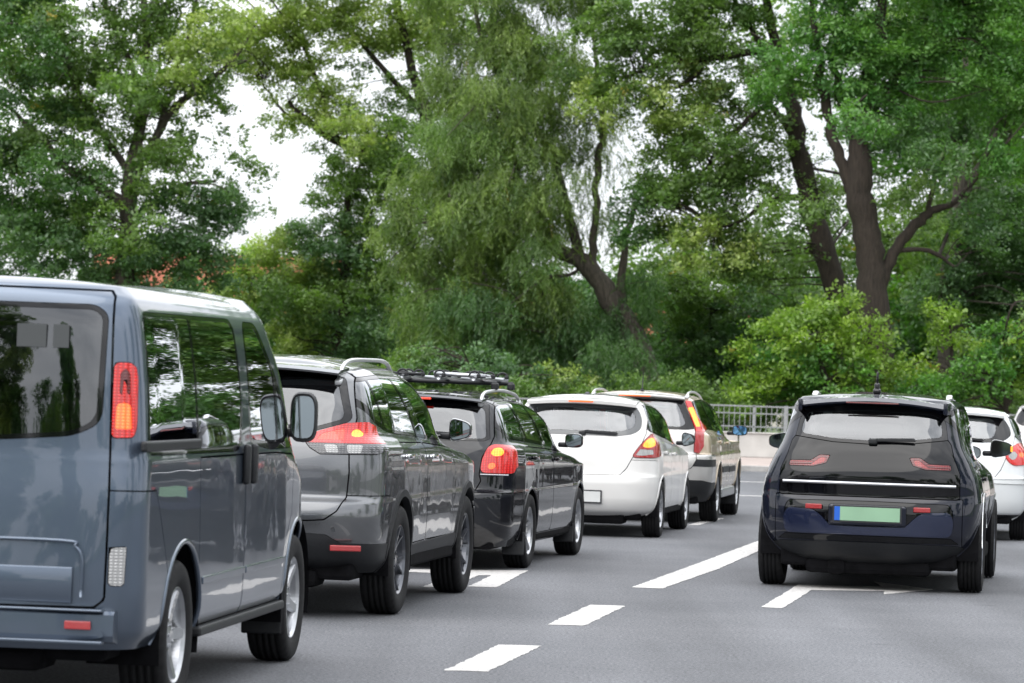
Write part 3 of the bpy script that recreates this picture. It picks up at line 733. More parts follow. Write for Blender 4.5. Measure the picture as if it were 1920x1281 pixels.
def suv():
    Tb = [(-1, .955), (-.5, .985), (0, 1), (.7, .988), (2.0, .988), (2.7, 1.0), (3.3, .97), (3.7, .9)]
    D = dict(T=Tb, paint=P_SUV, wb=2.705, w=.905, xr=-.95, xf=3.68, zb=.24, arch=.405, archz=.375, lip=.05, clad=True, belt=1.17, track=.905,
        wheel=(.362, .225, .232, 'vee', 'alloydk'), floor=.50,
        levels=[lv(.30, .83, -.72, 3.5, Lr=.5), lv(.40, .885, -.90, 3.6, Lr=.42), lv(.53, .900, -.955, 3.66, Lr=.40), lv(.66, .908, -.965, 3.68, Lr=.40),
                lv(.745, .908, -.945, 3.68, Lr=.40), lv(.80, .905, -.880, 3.66, Lr=.36), lv(.95, .905, -.875, 3.62, Lr=.36), lv([(-1, 1.10), (1.5, 1.08), (2.6, 1.02), (3.6, .92)], .893, -.85, 3.45, Lr=.36),
                lv([(-1, 1.20), (0, 1.175), (2.4, 1.12)], .850, -.815, 2.45, Lr=.36, T=TG, ef=3.2), lv(1.38, .800, -.745, 2.0, Lr=.33, T=TG), lv([(-1, 1.52), (0, 1.56), (1, 1.55), (1.6, 1.50)], .722, -.665, 1.62, Lr=.32, T=TG),
                lv([(-1, 1.565), (0, 1.605), (1, 1.60), (1.6, 1.55)], .660, -.60, 1.45, Lr=.3, T=TG)],
        roof=[(-.7, 1.645), (-.2, 1.685), (.5, 1.705), (1.0, 1.70), (1.5, 1.655)],
        seats=[(.45, (-.45, 0, .45)), (1.35, (-.38, .38))],
        mirrors=[(1.74, -1, .90, 1.215, .165, .150, None, M['mirror'], 1), (1.74, 1, .90, 1.215, .19, .155, None, M['mirror'], 1)],
        regions=[
         ('rear_window', 'rear', [(-.2, 1.17), (.38, 1.185), (.655, 1.27), (.675, 1.30), (.60, 1.56), (.50, 1.585), (-.2, 1.60)],
            dict(kind='glazing', rnd=1, fname='rear_window_border', panes=[([(-.2, 1.195), (.37, 1.21), (.61, 1.285), (.625, 1.32), (.555, 1.54), (-.2, 1.57)], 'gdark')])),
         ('tail_lamp', 'rear', [(.40, 1.135), (.47, 1.205), (.64, 1.262), (.76, 1.272), (.90, 1.14), (.90, 1.10), (.84, 1.065), (.50, 1.06), (.43, 1.10)],
            dict(kind='lamp', pair=True, mat='redlit', xlim=-.50, rnd=0, off=.012, cells=[
              ('reversing_lamp', [(.52, 1.122), (.60, 1.122), (.62, 1.07), (.54, 1.07)], 'clear', 0), ('reversing_lamp', [(.66, 1.122), (.76, 1.122), (.75, 1.07), (.67, 1.07)], 'clear', 0), ('lamp_bezel', [(.39, 1.13), (.92, 1.128), (.92, 1.05), (.40, 1.05)], 'smoke', 0),
              ('indicator', [(.675, 1.180), (.68, 1.215), (.71, 1.225), (.745, 1.195), (.74, 1.172), (.70, 1.168)], 'amber', 1),
              ('brake_bulb', [(.47, 1.15), (.50, 1.19), (.635, 1.228), (.64, 1.15)], 'bright', 0)])),
         ('tailgate', 'rear', [(-.2, .64), (.45, .635), (.56, .645), (.635, .70), (.68, .79), (.69, .95), (.682, 1.07), (.70, 1.30), (.645, 1.56), (.58, 1.60), (-.2, 1.625)], dict(rnd=0, gap=.009)),
         ('bumper_lower', 'rear', [(-.2, .2), (1.0, .2), (1.0, .475), (.87, .49), (.665, .495), (.57, .55), (.45, .555), (-.2, .56)], dict(rnd=0, gap=.003, mat='black', xlim=-.42, off=.006)),
         ('rear_bumper', 'rear', [(-.2, .2), (1.0, .2), (1.0, .80), (.72, .80), (-.2, .80)], dict(rnd=0, gap=.006, xlim=-.44)),
         ('side_window', 'side', [(-.80, 1.50), (-.62, 1.555), (.10, 1.585), (.70, 1.58), (1.15, 1.52), (1.55, 1.37), (1.88, 1.17), (1.80, 1.135), (.60, 1.175), (-.20, 1.205), (-.50, 1.27)],
            dict(kind='glazing', rnd=1, nlim=.2, panes=[([(-.70, 1.50), (-.56, 1.53), (-.38, 1.54), (-.28, 1.26), (-.44, 1.29)], 'gdark', 0), ([(-.33, 1.545), (.33, 1.565), (.72, 1.195), (-.16, 1.225), (-.23, 1.25)], 'gdark', 0),
               ([(.40, 1.565), (.70, 1.56), (1.12, 1.50), (1.50, 1.35), (1.74, 1.19), (1.70, 1.16), (.81, 1.19)], 'gmid', 0)])),
         ('windscreen', 'front', [(-.2, 1.16), (.74, 1.16), (.60, 1.55), (-.2, 1.60)], dict(kind='glazing', fname='windscreen_border', panes=[([(-.2, 1.19), (.70, 1.19), (.56, 1.52), (-.2, 1.57)], 'gmid')])),
         ('fuel_flap', 'side', [(-.36, 1.06), (-.14, 1.06), (-.14, .93), (-.22, .90), (-.36, .93)], dict(sides=(-1,), rnd=1, gap=.005)),
         ('sill_cladding', 'side', [(.38, .20), (.42, .445), (2.25, .465), (2.3, .20)], dict(rnd=0, mat='black', gap=.003, off=.008, nlim=.0)),
         ('door', 'side', [(.46, .455), (.42, .62), (.28, .80), (.05, 1.0), (.02, 1.14), (.86, 1.13), (.96, 1.0), (1.00, .46)], dict(rnd=0, gap=.008, handle=(.13, 1.045, 'chrome'))),
         ('door', 'side', [(1.01, .46), (.97, 1.0), (.87, 1.13), (1.95, 1.09), (2.12, .95), (2.14, .75), (2.10, .46)], dict(rnd=0, gap=.008, handle=(1.13, 1.03, 'chrome'))),
        ])
    r = car('suv', 'dark grey sport utility vehicle with silver roof rails, directly ahead of the van', 'car', (-1.579, 23.159, .148), D)
    slab_spoiler(r, [(-.45, 1.652), (-.72, 1.632), (-.795, 1.612), (-.79, 1.600), (-.60, 1.585), (-.40, 1.58)], .585, .10, P_SUV)
    for s in (-1, 1):
        roof_rail(r, s, -.62, 1.35, .56, .042, M['rail'], .014)
        box('reflector', (-.955 if s else 0, s*.71, .468), (.03, .20, .038), M['refl'], r, RZ(R(-s*18)), .006)
        bm = bmesh.new(); c = bmesh.ops.create_cone(bm, cap_ends=True, segments=16, radius1=.013, radius2=.012, depth=.012); bmesh.ops.rotate(bm, cent=(0, 0, 0), matrix=RY(math.pi/2), verts=c['verts']); bmesh.ops.translate(bm, vec=(-.957, s*.63, .58), verts=c['verts'])
        bm_obj('parking_sensor', bm, P_SUV, r)
    plate(r, -.885, 0, .88, .52, .11, M['plate'], -3)
    box('skid_plate', (-.90, 0, .42), (.04, .80, .10), M['silver'], r, None, .01)
    wiper(r, -.845, 0.05, 1.22, .42)
    return r
suv()

def wag():
    Tb = [(-1.2, .93), (-.8, .955), (-.3, .985), (.3, 1), (2.2, 1), (2.9, .985), (3.6, .91)]
    D = dict(T=Tb, paint=P_WAG, wb=2.70, w=.88, xr=-1.02, xf=3.62, zb=.17, arch=.35, archz=.33, lip=.02, belt=1.06, track=.878,
        wheel=(.318, .205, .205, 'five', 'alloy'), floor=.38,
        levels=[lv(.20, .80, -.90, 3.45, Lr=.45), lv(.29, .855, -1.0, 3.56, Lr=.42), lv(.40, .875, -1.035, 3.6, Lr=.40), lv(.60, .885, -1.045, 3.62, Lr=.40), lv(.655, .885, -1.03, 3.62, Lr=.40), lv(.685, .882, -.985, 3.6, Lr=.38),
                lv(.84, .882, -.965, 3.56, Lr=.38), lv([(-1, 1.0), (1, .96), (2.4, .90), (3.5, .78)], .868, -.935, 3.4, Lr=.38),
                lv([(-1, 1.085), (0, 1.065), (2.3, .985)], .820, -.905, 2.32, Lr=.36, T=TG, ef=3.2), lv(1.25, .752, -.835, 1.9, Lr=.34, T=TG), lv([(-1, 1.375), (0, 1.40), (1.2, 1.36)], .672, -.765, 1.45, Lr=.32, T=TG),
                lv([(-1, 1.41), (0, 1.43), (1.2, 1.39)], .610, -.72, 1.28, Lr=.3, T=TG)],
        roof=[(-.7, 1.462), (-.1, 1.492), (.6, 1.505), (1.0, 1.49), (1.3, 1.44)],
        seats=[(.35, (-.42, 0, .42)), (1.30, (-.36, .36))],
        mirrors=[(1.72, -1, .87, 1.075, .165, .13, None, M['mirror']), (1.72, 1, .87, 1.075, .18, .13, None, M['mirror'])],
        regions=[
         ('tail_lamp', 'rear', [(.585, .815), (.60, .94), (.635, 1.03), (.68, 1.055), (.76, 1.05), (.83, 1.035), (.90, .99), (.90, .90), (.845, .87), (.84, .815)],
            dict(kind='lamp', pair=True, mat='redlit', xlim=-.62, rnd=1, off=.010, cells=[
              ('indicator', [(.66, .975), (.68, 1.02), (.735, 1.03), (.765, 1.0), (.755, .965), (.70, .955)], 'amber', 1), ('reversing_lamp', [(.645, .86), (.655, .90), (.70, .905), (.71, .87), (.68, .845)], 'orange', 1)])),
         ('rear_window', 'rear', [(-.2, 1.075), (.60, 1.08), (.645, 1.10), (.60, 1.38), (.57, 1.395), (-.2, 1.415)],
            dict(kind='glazing', rnd=0, fname='rear_window_border', panes=[([(-.2, 1.095), (.59, 1.10), (.615, 1.12), (.575, 1.36), (-.2, 1.385)], 'gdark')])),
         ('tailgate', 'rear', [(-.2, .665), (.56, .67), (.60, .75), (.585, .81), (.60, .95), (.655, 1.05), (.675, 1.12), (.635, 1.39), (.60, 1.43), (-.2, 1.45)], dict(rnd=0, gap=.009)),
         ('rear_bumper', 'rear', [(-.2, .1), (1.0, .1), (1.0, .655), (-.2, .655)], dict(rnd=0, gap=.006, xlim=-.40)),
         ('side_window', 'side', [(-.76, 1.22), (-.66, 1.37), (-.50, 1.405), (0, 1.42), (.60, 1.41), (1.10, 1.345), (1.50, 1.20), (1.82, 1.02), (1.76, .995), (.90, 1.04), (-.20, 1.085), (-.62, 1.105)],
            dict(kind='glazing', rnd=1, nlim=.2, panes=[([(-.70, 1.215), (-.61, 1.36), (-.48, 1.38), (-.12, 1.39), (.12, 1.105), (-.55, 1.13)], 'gdark', 1), ([(-.06, 1.395), (.50, 1.39), (.86, 1.065), (.18, 1.10)], 'gdark', 0),
               ([(.58, 1.385), (1.07, 1.32), (1.45, 1.18), (1.68, 1.045), (1.64, 1.025), (.96, 1.06)], 'gmid', 0)])),
         ('windscreen', 'front', [(-.2, 1.03), (.74, 1.03), (.58, 1.36), (-.2, 1.41)], dict(kind='glazing', fname='windscreen_border', panes=[([(-.2, 1.06), (.70, 1.06), (.54, 1.33), (-.2, 1.38)], 'gmid')])),
         ('door', 'side', [(.40, .285), (.36, .52), (.20, .68), (-.02, .86), (-.06, 1.035), (.98, 1.005), (1.10, .85), (1.12, .285)], dict(rnd=0, gap=.008, handle=(.10, .94, 'gloss'))),
         ('door', 'side', [(1.13, .285), (1.11, .85), (.99, 1.005), (2.0, .965), (2.22, .86), (2.26, .70), (2.20, .285)], dict(rnd=0, gap=.008, handle=(1.26, .915, 'gloss'))),
        ])
    r = car('estate_car', 'black estate car with a bicycle carrier on its silver roof rails', 'car', (-.651, 29.752, .174), D)
    slab_spoiler(r, [(-.55, 1.468), (-.80, 1.452), (-.845, 1.435), (-.84, 1.424), (-.70, 1.412), (-.55, 1.41)], .56, .10, P_WAG)
    box('high_brake_light', (-.832, 0, 1.420), (.03, .28, .018), M['bright'], r, None, .005)
    for s in (-1, 1):
        roof_rail(r, s, -.70, 1.25, .535, .058, M['rail'], .015)
        box('mud_flap', (-.34, s*.79, .22), (.02, .19, .20), M['black'], r, RY(R(12)), .01); box('mud_flap', (2.34, s*.79, .22), (.02, .19, .18), M['black'], r, RY(R(12)), .01)
    box('chrome_strip', (-1.0, 0, .80), (.02, .80, .025), M['chrome'], r, None, .006)
    for s in (-1, 1): box('lamp_underline', (-.93, s*.71, .806), (.06, .24, .010), M['chrome'], r, RZ(R(-s*20)), .003)
    box('bumper_trim', (-1.052, 0, .41), (.015, 1.1, .012), M['chrome'], r, None, .004)
    plate(r, -1.0, 0, .73, .52, .11, M['plate'], -3); wiper(r, -.915, 0, 1.12, .40)
    return r
w_ = wag()

def hat():
    Tb = [(-.7, .945), (-.3, .985), (0, 1), (.5, .985), (1.8, .985), (2.5, 1.0), (3.0, .96), (3.4, .9)]
    D = dict(T=Tb, paint=P_WHT, wb=2.525, w=.845, xr=-.62, xf=3.25, zb=.18, arch=.335, archz=.315, lip=.018, belt=1.07, track=.845,
        wheel=(.302, .195, .200, 'multi', 'alloy'), floor=.38,
        levels=[lv(.22, .76, -.46, 3.1, Lr=.5), lv(.29, .825, -.575, 3.2, Lr=.44), lv(.42, .845, -.62, 3.24, Lr=.42), lv(.56, .848, -.625, 3.26, Lr=.42), lv(.635, .848, -.61, 3.26, Lr=.40), lv(.68, .846, -.585, 3.24, Lr=.40),
                lv(.85, .842, -.565, 3.2, Lr=.40), lv([(-1, 1.0), (1, .96), (2.3, .90), (3.2, .78)], .822, -.53, 3.05, Lr=.40),
                lv([(-1, 1.10), (0, 1.08), (2.2, .97)], .782, -.50, 2.15, Lr=.38, T=TG, ef=3.2), lv(1.25, .720, -.43, 1.75, Lr=.36, T=TG), lv([(-1, 1.375), (0, 1.40), (1.2, 1.36)], .645, -.36, 1.35, Lr=.34, T=TG),
                lv([(-1, 1.415), (0, 1.435), (1.2, 1.39)], .585, -.31, 1.18, Lr=.34, T=TG)],
        roof=[(-.4, 1.462), (0, 1.492), (.6, 1.505), (1.0, 1.48), (1.3, 1.43)],
        seats=[(.25, (-.38, 0, .38)), (1.15, (-.35, .35))],
        mirrors=[(1.66, -1, .85, 1.03, .15, .14, M['black'], M['mirror'], 1), (1.66, 1, .85, 1.03, .15, .14, M['black'], M['mirror'], 1)],
        regions=[
         ('tail_lamp', 'rear', [(.555, .845), (.64, .98), (.735, 1.10), (.765, 1.105), (.79, 1.06), (.86, .99), (.86, .88), (.80, .845)],
            dict(kind='lamp', pair=True, mat='red', xlim=-.22, rnd=1, off=.012, cells=[
              ('indicator', [(.655, .965), (.70, 1.035), (.745, 1.06), (.775, 1.03), (.785, .97), (.72, .945)], 'amber', 1), ('reversing_lamp', [(.60, .87), (.645, .935), (.70, .93), (.765, .93), (.775, .885), (.69, .868)], 'clear', 0)])),
         ('rear_window', 'rear', [(-.2, 1.065), (.40, 1.065), (.55, 1.085), (.635, 1.14), (.64, 1.24), (.59, 1.35), (.52, 1.385), (-.2, 1.39)],
            dict(kind='glazing', rnd=1, fname='rear_window_border', fmat=plain('grey_ceramic_border', (.09, .095, .10), .25, coat=.6), panes=[([(-.2, 1.115), (.38, 1.115), (.50, 1.13), (.575, 1.18), (.575, 1.26), (.53, 1.335), (.48, 1.35), (-.2, 1.36)], 'gclear')])),
         ('tailgate', 'rear', [(-.2, .655), (.13, .655), (.45, .66), (.515, .73), (.565, .83), (.66, 1.0), (.69, 1.10), (.69, 1.25), (.64, 1.38), (.57, 1.42), (-.2, 1.44)], dict(rnd=0, gap=.008)),
         ('rear_bumper', 'rear', [(-.2, .1), (1.0, .1), (1.0, .82), (.5, .82), (.4, .67), (-.2, .67)], dict(rnd=0, gap=.005, xlim=-.32)),
         ('side_window', 'side', [(-.30, 1.12), (-.42, 1.34), (-.30, 1.395), (.10, 1.41), (.60, 1.385), (1.05, 1.30), (1.45, 1.13), (1.74, .97), (1.60, .965), (.90, 1.02), (.0, 1.085)],
            dict(kind='glazing', rnd=1, nlim=.2, panes=[([(-.25, 1.13), (-.35, 1.33), (-.27, 1.37), (.08, 1.385), (.46, 1.075), (.0, 1.11)], 'gmid', 0), ([(.16, 1.385), (.58, 1.36), (1.02, 1.275), (1.40, 1.11), (1.62, .99), (.90, 1.045), (.53, 1.07)], 'gmid', 0)])),
         ('windscreen', 'front', [(-.2, 1.03), (.70, 1.03), (.56, 1.36), (-.2, 1.41)], dict(kind='glazing', fname='windscreen_border', panes=[([(-.2, 1.06), (.66, 1.06), (.52, 1.33), (-.2, 1.38)], 'gclear')])),
         ('door', 'side', [(.42, .30), (.36, .50), (.22, .66), (.10, .82), (.10, 1.04), (.78, .99), (.92, .84), (.94, .30)], dict(rnd=0, gap=.007, handle=(.22, .90, 'body'))),
         ('door', 'side', [(.95, .30), (.93, .84), (.79, .99), (1.85, .93), (1.98, .84), (2.0, .64), (1.98, .30)], dict(rnd=0, gap=.007, handle=(1.08, .875, 'body'))),
        ])
    for g in D['regions']:
        if g[0] == 'door': g[3]['handle'] = (*g[3]['handle'][:2], P_WHT)
    r = car('hatchback', 'small white hatchback with a wide oval rear window, beyond the black estate', 'car', (.82, 37.0, .156), D)
    slab_spoiler(r, [(-.15, 1.472), (-.44, 1.447), (-.475, 1.434), (-.47, 1.400), (-.30, 1.395), (-.15, 1.40)], .58, .12, P_WHT)
    box('high_brake_light', (-.474, 0, 1.420), (.014, .26, .018), M['orange'], r, None, .005)
    bm = bmesh.new(); add_box(bm, (.0, .0, 1.495), (.10, .05, .035), RY(R(-14)), .012); bm_obj('antenna_base', bm, M['black'], r)
    plate(r, -.628, 0, .425, .52, .11, M['plate'], -3); wiper(r, -.50, -.03, 1.085, .38)
    tubes('rear_view_mirror_strap', [([(1.15, -.02, 1.33), (1.18, -.03, 1.10)], .035)], M['pink'], r)
    return r
hat()

def vol():
    Tb = [(-1.2, .93), (-.8, .965), (-.3, .985), (0, 1), (.5, .98), (2.2, .98), (2.76, 1.0), (3.4, .985), (3.8, .9)]
    D = dict(T=Tb, paint=P_GLD, wb=2.763, w=.925, xr=-1.08, xf=3.62, zb=.22, arch=.375, archz=.36, lip=.02, belt=1.10, track=.915,
        wheel=(.343, .215, .215, 'five', 'alloy'), floor=.43,
        levels=[lv(.26, .82, -.92, 3.5, Lr=.45), lv(.38, .905, -1.05, 3.6, Lr=.42), lv(.52, .928, -1.09, 3.64, Lr=.40), lv(.70, .930, -1.10, 3.64, Lr=.40), lv(.80, .928, -1.08, 3.62, Lr=.38), lv(.84, .915, -1.03, 3.6, Lr=.36),
                lv(.95, .905, -1.02, 3.56, Lr=.36), lv([(-1.1, 1.05), (1, 1.0), (2.4, .93), (3.5, .80)], .882, -1.0, 3.4, Lr=.34),
                lv([(-1.1, 1.12), (0, 1.10), (2.3, 1.0)], .840, -.985, 2.3, Lr=.32, T=TG, ef=3.2), lv(1.30, .760, -.92, 1.85, Lr=.30, T=TG), lv([(-1, 1.455), (0, 1.47), (1.2, 1.42)], .680, -.86, 1.4, Lr=.28, T=TG),
                lv([(-1, 1.49), (0, 1.505), (1.2, 1.45)], .620, -.82, 1.24, Lr=.28, T=TG)],
        roof=[(-.8, 1.54), (-.2, 1.562), (.6, 1.568), (1.0, 1.545), (1.3, 1.49)],
        seats=[(.35, (-.42, 0, .42)), (1.30, (-.37, .37))],
        mirrors=[(1.75, -1, .90, 1.10, .20, .13, M['black'], M['bluemirror']), (1.75, 1, .90, 1.10, .20, .13, M['black'], M['bluemirror'])],
        regions=[
         ('tail_lamp', 'rear', [(.545, 1.455), (.61, 1.45), (.69, 1.28), (.79, 1.13), (.80, .92), (.755, .835), (.69, .845), (.695, 1.12), (.62, 1.29)],
            dict(kind='lamp', pair=True, mat='redlit', xlim=-.55, rnd=0, off=.012, cells=[('indicator', [(.585, 1.37), (.64, 1.38), (.70, 1.25), (.74, 1.15), (.695, 1.145), (.635, 1.27)], 'amber', 0), ('reflector', [(.66, 1.09), (.82, 1.09), (.82, .80), (.66, .80)], 'refl', 0)])),
         ('rear_window', 'rear', [(-.2, 1.105), (.60, 1.11), (.685, 1.125), (.615, 1.285), (.545, 1.44), (.53, 1.455), (-.2, 1.475)],
            dict(kind='glazing', rnd=0, fname='rear_window_border', panes=[([(-.2, 1.14), (.52, 1.145), (.565, 1.165), (.575, 1.20), (.47, 1.41), (.44, 1.43), (-.2, 1.44)], 'gclear')])),
         ('tailgate', 'rear', [(-.2, .605), (.52, .61), (.60, .62), (.68, .665), (.73, .76), (.72, .84), (.69, .85), (.695, 1.10), (.62, 1.29), (.55, 1.46), (-.2, 1.505)], dict(rnd=0, gap=.008, mat=P_SIL)),
         ('bumper_strip', 'rear', [(-.2, .70), (1.0, .675), (1.0, .76), (-.2, .785)], dict(rnd=0, gap=.002, mat='black', xlim=-.46, off=.006)),
         ('bumper_lower', 'rear', [(-.2, .2), (1.0, .2), (1.0, .46), (.80, .515), (-.2, .525)], dict(rnd=0, gap=.003, mat='black', xlim=-.42, off=.006)),
         ('rear_bumper', 'rear', [(-.2, .1), (1.0, .1), (1.0, .815), (.74, .825), (-.2, .825)], dict(rnd=0, gap=.005, xlim=-.42, mat=P_SIL)),
         ('side_window', 'side', [(-.84, 1.16), (-.78, 1.42), (-.70, 1.455), (0, 1.475), (.60, 1.455), (1.08, 1.37), (1.50, 1.20), (1.80, 1.04), (1.70, 1.02), (.90, 1.06), (-.20, 1.11), (-.75, 1.125)],
            dict(kind='glazing', rnd=1, nlim=.2, panes=[([(-.78, 1.17), (-.72, 1.41), (-.65, 1.43), (-.20, 1.44), (.0, 1.13), (-.70, 1.15)], 'gmid', 0), ([(-.13, 1.445), (.50, 1.43), (.83, 1.09), (.07, 1.13)], 'gmid', 0),
               ([(.58, 1.425), (1.05, 1.34), (1.45, 1.18), (1.66, 1.06), (.92, 1.085)], 'gmid', 0)])),
         ('windscreen', 'front', [(-.2, 1.06), (.74, 1.06), (.58, 1.42), (-.2, 1.47)], dict(kind='glazing', fname='windscreen_border', panes=[([(-.2, 1.09), (.70, 1.09), (.54, 1.39), (-.2, 1.44)], 'gclear')])),
         ('door', 'side', [(.42, .30), (.40, .55), (.22, .72), (-.02, .90), (-.06, 1.06), (.98, 1.02), (1.10, .88), (1.12, .30)], dict(rnd=0, gap=.007, handle=(.12, .97, 'body'))),
         ('door', 'side', [(1.13, .30), (1.11, .88), (.99, 1.02), (2.0, .985), (2.26, .88), (2.28, .72), (2.24, .30)], dict(rnd=0, gap=.007, handle=(1.28, .945, 'body'))),
        ])
    for g in D['regions']:
        if g[0] == 'door': g[3]['handle'] = (*g[3]['handle'][:2], P_GLD)
    r = car('estate_car', 'champagne coloured estate car with tall tail lamps and a thin roof aerial', 'car', (1.66, 42.2, .150), D)
    slab_spoiler(r, [(-.70, 1.535), (-.90, 1.520), (-.935, 1.508), (-.93, 1.492), (-.80, 1.475), (-.70, 1.478)], .55, .10, P_SIL)
    box('high_brake_light', (-.934, .04, 1.498), (.012, .38, .016), M['orange'], r, None, .004)
    for s in (-1, 1):
        roof_rail(r, s, -.74, 1.2, .565, .048, M['rail'], .014)
        box('side_protector', (.86, s*.915, .625), (.86, .022, .075), M['black'], r, None, .008); box('side_protector', (1.78, s*.915, .615), (.84, .022, .075), M['black'], r, None, .008)
        box('sill_cover', (1.35, s*.895, .335), (1.75, .05, .11), M['silver'], r, None, .02)
        box('mud_flap', (2.36, s*.82, .24), (.02, .20, .18), M['black'], r)
    antenna(r, -.50, 1.555, .26, .07)
    plate(r, -1.035, 0, .92, .52, .11, M['plate'], -3)
    return r
vol()

def i3():
    Tb = [(-.8, .93), (-.5, .975), (0, 1), (.5, .965), (2.0, .965), (2.57, .99), (3.0, .96), (3.4, .9)]
    D = dict(T=Tb, paint=P_I3, wb=2.57, w=.885, xr=-.62, xf=3.22, zb=.17, arch=.375, archz=.36, lip=.020, belt=1.20, track=.90,
        wheel=(.352, .195, .260, 'twin', 'alloydk'), floor=.46,
        levels=[lv(.20, .66, -.42, 3.0, Lr=.55), lv(.29, .76, -.56, 3.1, Lr=.50), lv(.40, .845, -.63, 3.2, Lr=.48), lv(.47, .865, -.655, 3.2, Lr=.46), lv(.62, .895, -.655, 3.2, Lr=.44), lv(.72, .898, -.64, 3.2, Lr=.42), lv(.77, .893, -.625, 3.18, Lr=.40),
                lv(.90, .868, -.625, 3.12, Lr=.36), lv([(-1, 1.06), (1, 1.0), (2.4, .98), (3.2, .85)], .812, -.60, 2.95, Lr=.34),
                lv([(-1, 1.21), (-.2, 1.20), (.4, 1.13), (2.3, 1.06)], .752, -.555, 2.35, Lr=.32, T=TG, ef=3.2), lv(1.34, .712, -.475, 1.95, Lr=.30, T=TG), lv([(-1, 1.475), (0, 1.50), (1.2, 1.50)], .665, -.39, 1.6, Lr=.28, T=TG),
                lv([(-1, 1.52), (0, 1.545), (1.2, 1.54)], .615, -.35, 1.45, Lr=.27, T=TG)],
        roof=[(-.4, 1.540), (0, 1.578), (.7, 1.598), (1.2, 1.585), (1.5, 1.555)],
        seats=[(.40, (-.36, .36)), (1.25, (-.36, .36))],
        mirrors=[(1.72, -1, .86, 1.15, .19, .14, M['gloss'], M['mirror'], 1), (1.72, 1, .86, 1.15, .19, .14, M['gloss'], M['mirror'], 1)],
        regions=[
         ('tail_lamp', 'rear', [(.315, 1.078), (.345, 1.015), (.45, .985), (.645, .985), (.640, 1.030), (.47, 1.034), (.40, 1.080)],
            dict(kind='lamp', pair=True, mat='dkred', xlim=-.3, rnd=0, off=.005, cells=[('light_bar', [(.345, 1.060), (.36, 1.022), (.455, .995), (.635, .995), (.635, 1.006), (.46, 1.008), (.39, 1.060)], 'pinkred', 0), ('brake_bulb', [(.44, 1.020), (.63, 1.014), (.63, 1.023), (.46, 1.028)], 'pinkred', 0)])),
         ('tailgate', 'rear', [(-.2, 1.175), (0, 1.175), (.30, 1.185), (.61, 1.225), (.635, 1.19), (.665, 1.08), (.715, .96), (.72, .765), (.70, .755), (-.2, .755)], dict(rnd=0, gap=.008, mat='gloss', off=.004)),
         ('rear_window', 'rear', [(-.2, 1.175), (0, 1.175), (.30, 1.185), (.61, 1.225), (.585, 1.36), (.545, 1.43), (.50, 1.45), (.20, 1.485), (-.2, 1.49)],
            dict(kind='glazing', rnd=0, fname='rear_window_border', panes=[([(-.2, 1.205), (0, 1.205), (.30, 1.215), (.57, 1.25), (.55, 1.355), (.515, 1.42), (-.2, 1.46)], 'gmid')])),
         ('rear_bumper_blade', 'rear', [(-.2, .452), (.66, .455), (.675, .59), (.64, .655), (.43, .645), (.37, .60), (.30, .525), (-.2, .515)], dict(rnd=1, gap=.004, mat=P_I3B, off=.016, rim=.03)),
         ('rear_bumper_inset', 'rear', [(-.2, .50), (.68, .50), (.67, .66), (.64, .715), (.33, .72), (-.2, .725)], dict(rnd=1, gap=.004, mat='gloss', off=-.004)),
         ('bumper_gloss_strip', 'rear', [(-.2, .40), (.72, .40), (.66, .445), (-.2, .448)], dict(rnd=0, gap=.003, mat='gloss', off=.002)),
         ('rear_diffuser', 'rear', [(-.2, .15), (1.0, .15), (1.0, .30), (.70, .385), (.27, .395), (-.2, .395)], dict(rnd=0, gap=.004, mat='black', xlim=-.36, off=.002)),
         ('rear_bumper', 'rear', [(-.2, .1), (.745, .1), (.745, .76), (-.2, .76)], dict(rnd=0, gap=.006, xlim=-.36)),
         ('side_window', 'side', [(-.30, 1.24), (-.40, 1.42), (-.25, 1.475), (.40, 1.50), (1.0, 1.49), (1.45, 1.40), (1.98, 1.12), (1.85, 1.09), (.75, 1.09), (.65, 1.17), (.2, 1.20)],
            dict(kind='glazing', rnd=1, nlim=.2, panes=[([(-.22, 1.25), (-.33, 1.41), (-.22, 1.45), (.36, 1.47), (.42, 1.22), (.1, 1.23)], 'gdark', 0), ([(.44, 1.475), (.98, 1.465), (1.40, 1.375), (1.80, 1.13), (.80, 1.12), (.70, 1.19), (.50, 1.21)], 'gmid', 0)])),
         ('windscreen', 'front', [(-.2, 1.12), (.70, 1.12), (.60, 1.50), (-.2, 1.54)], dict(kind='glazing', fname='windscreen_border', panes=[([(-.2, 1.15), (.66, 1.15), (.56, 1.47), (-.2, 1.51)], 'gclear')])),
         ('door', 'side', [(.45, .30), (.44, .60), (.40, .80), (.52, 1.14), (.68, 1.12), (.74, 1.06), (.86, .90), (.88, .30)], dict(rnd=0, gap=.007)),
         ('door', 'side', [(.89, .30), (.87, .90), (.76, 1.06), (2.0, 1.04), (2.06, .80), (2.04, .30)], dict(rnd=0, gap=.007, handle=(1.05, .90, 'gloss'))),
        ])
    r = car('hatchback', 'dark navy electric hatchback with a green number plate, alone in the right lane', 'car', (2.989, 28.259, .176), D)
    slab_spoiler(r, [(-.20, 1.576), (-.44, 1.549), (-.505, 1.519), (-.50, 1.506), (-.40, 1.488), (-.20, 1.49)], .565, .08, P_I3, curve=.06, drop=.045)
    box('high_brake_light', (-.508, 0, 1.505), (.012, .42, .012), M['dkred'], r, None, .003)
    bm = bmesh.new()
    n = 13
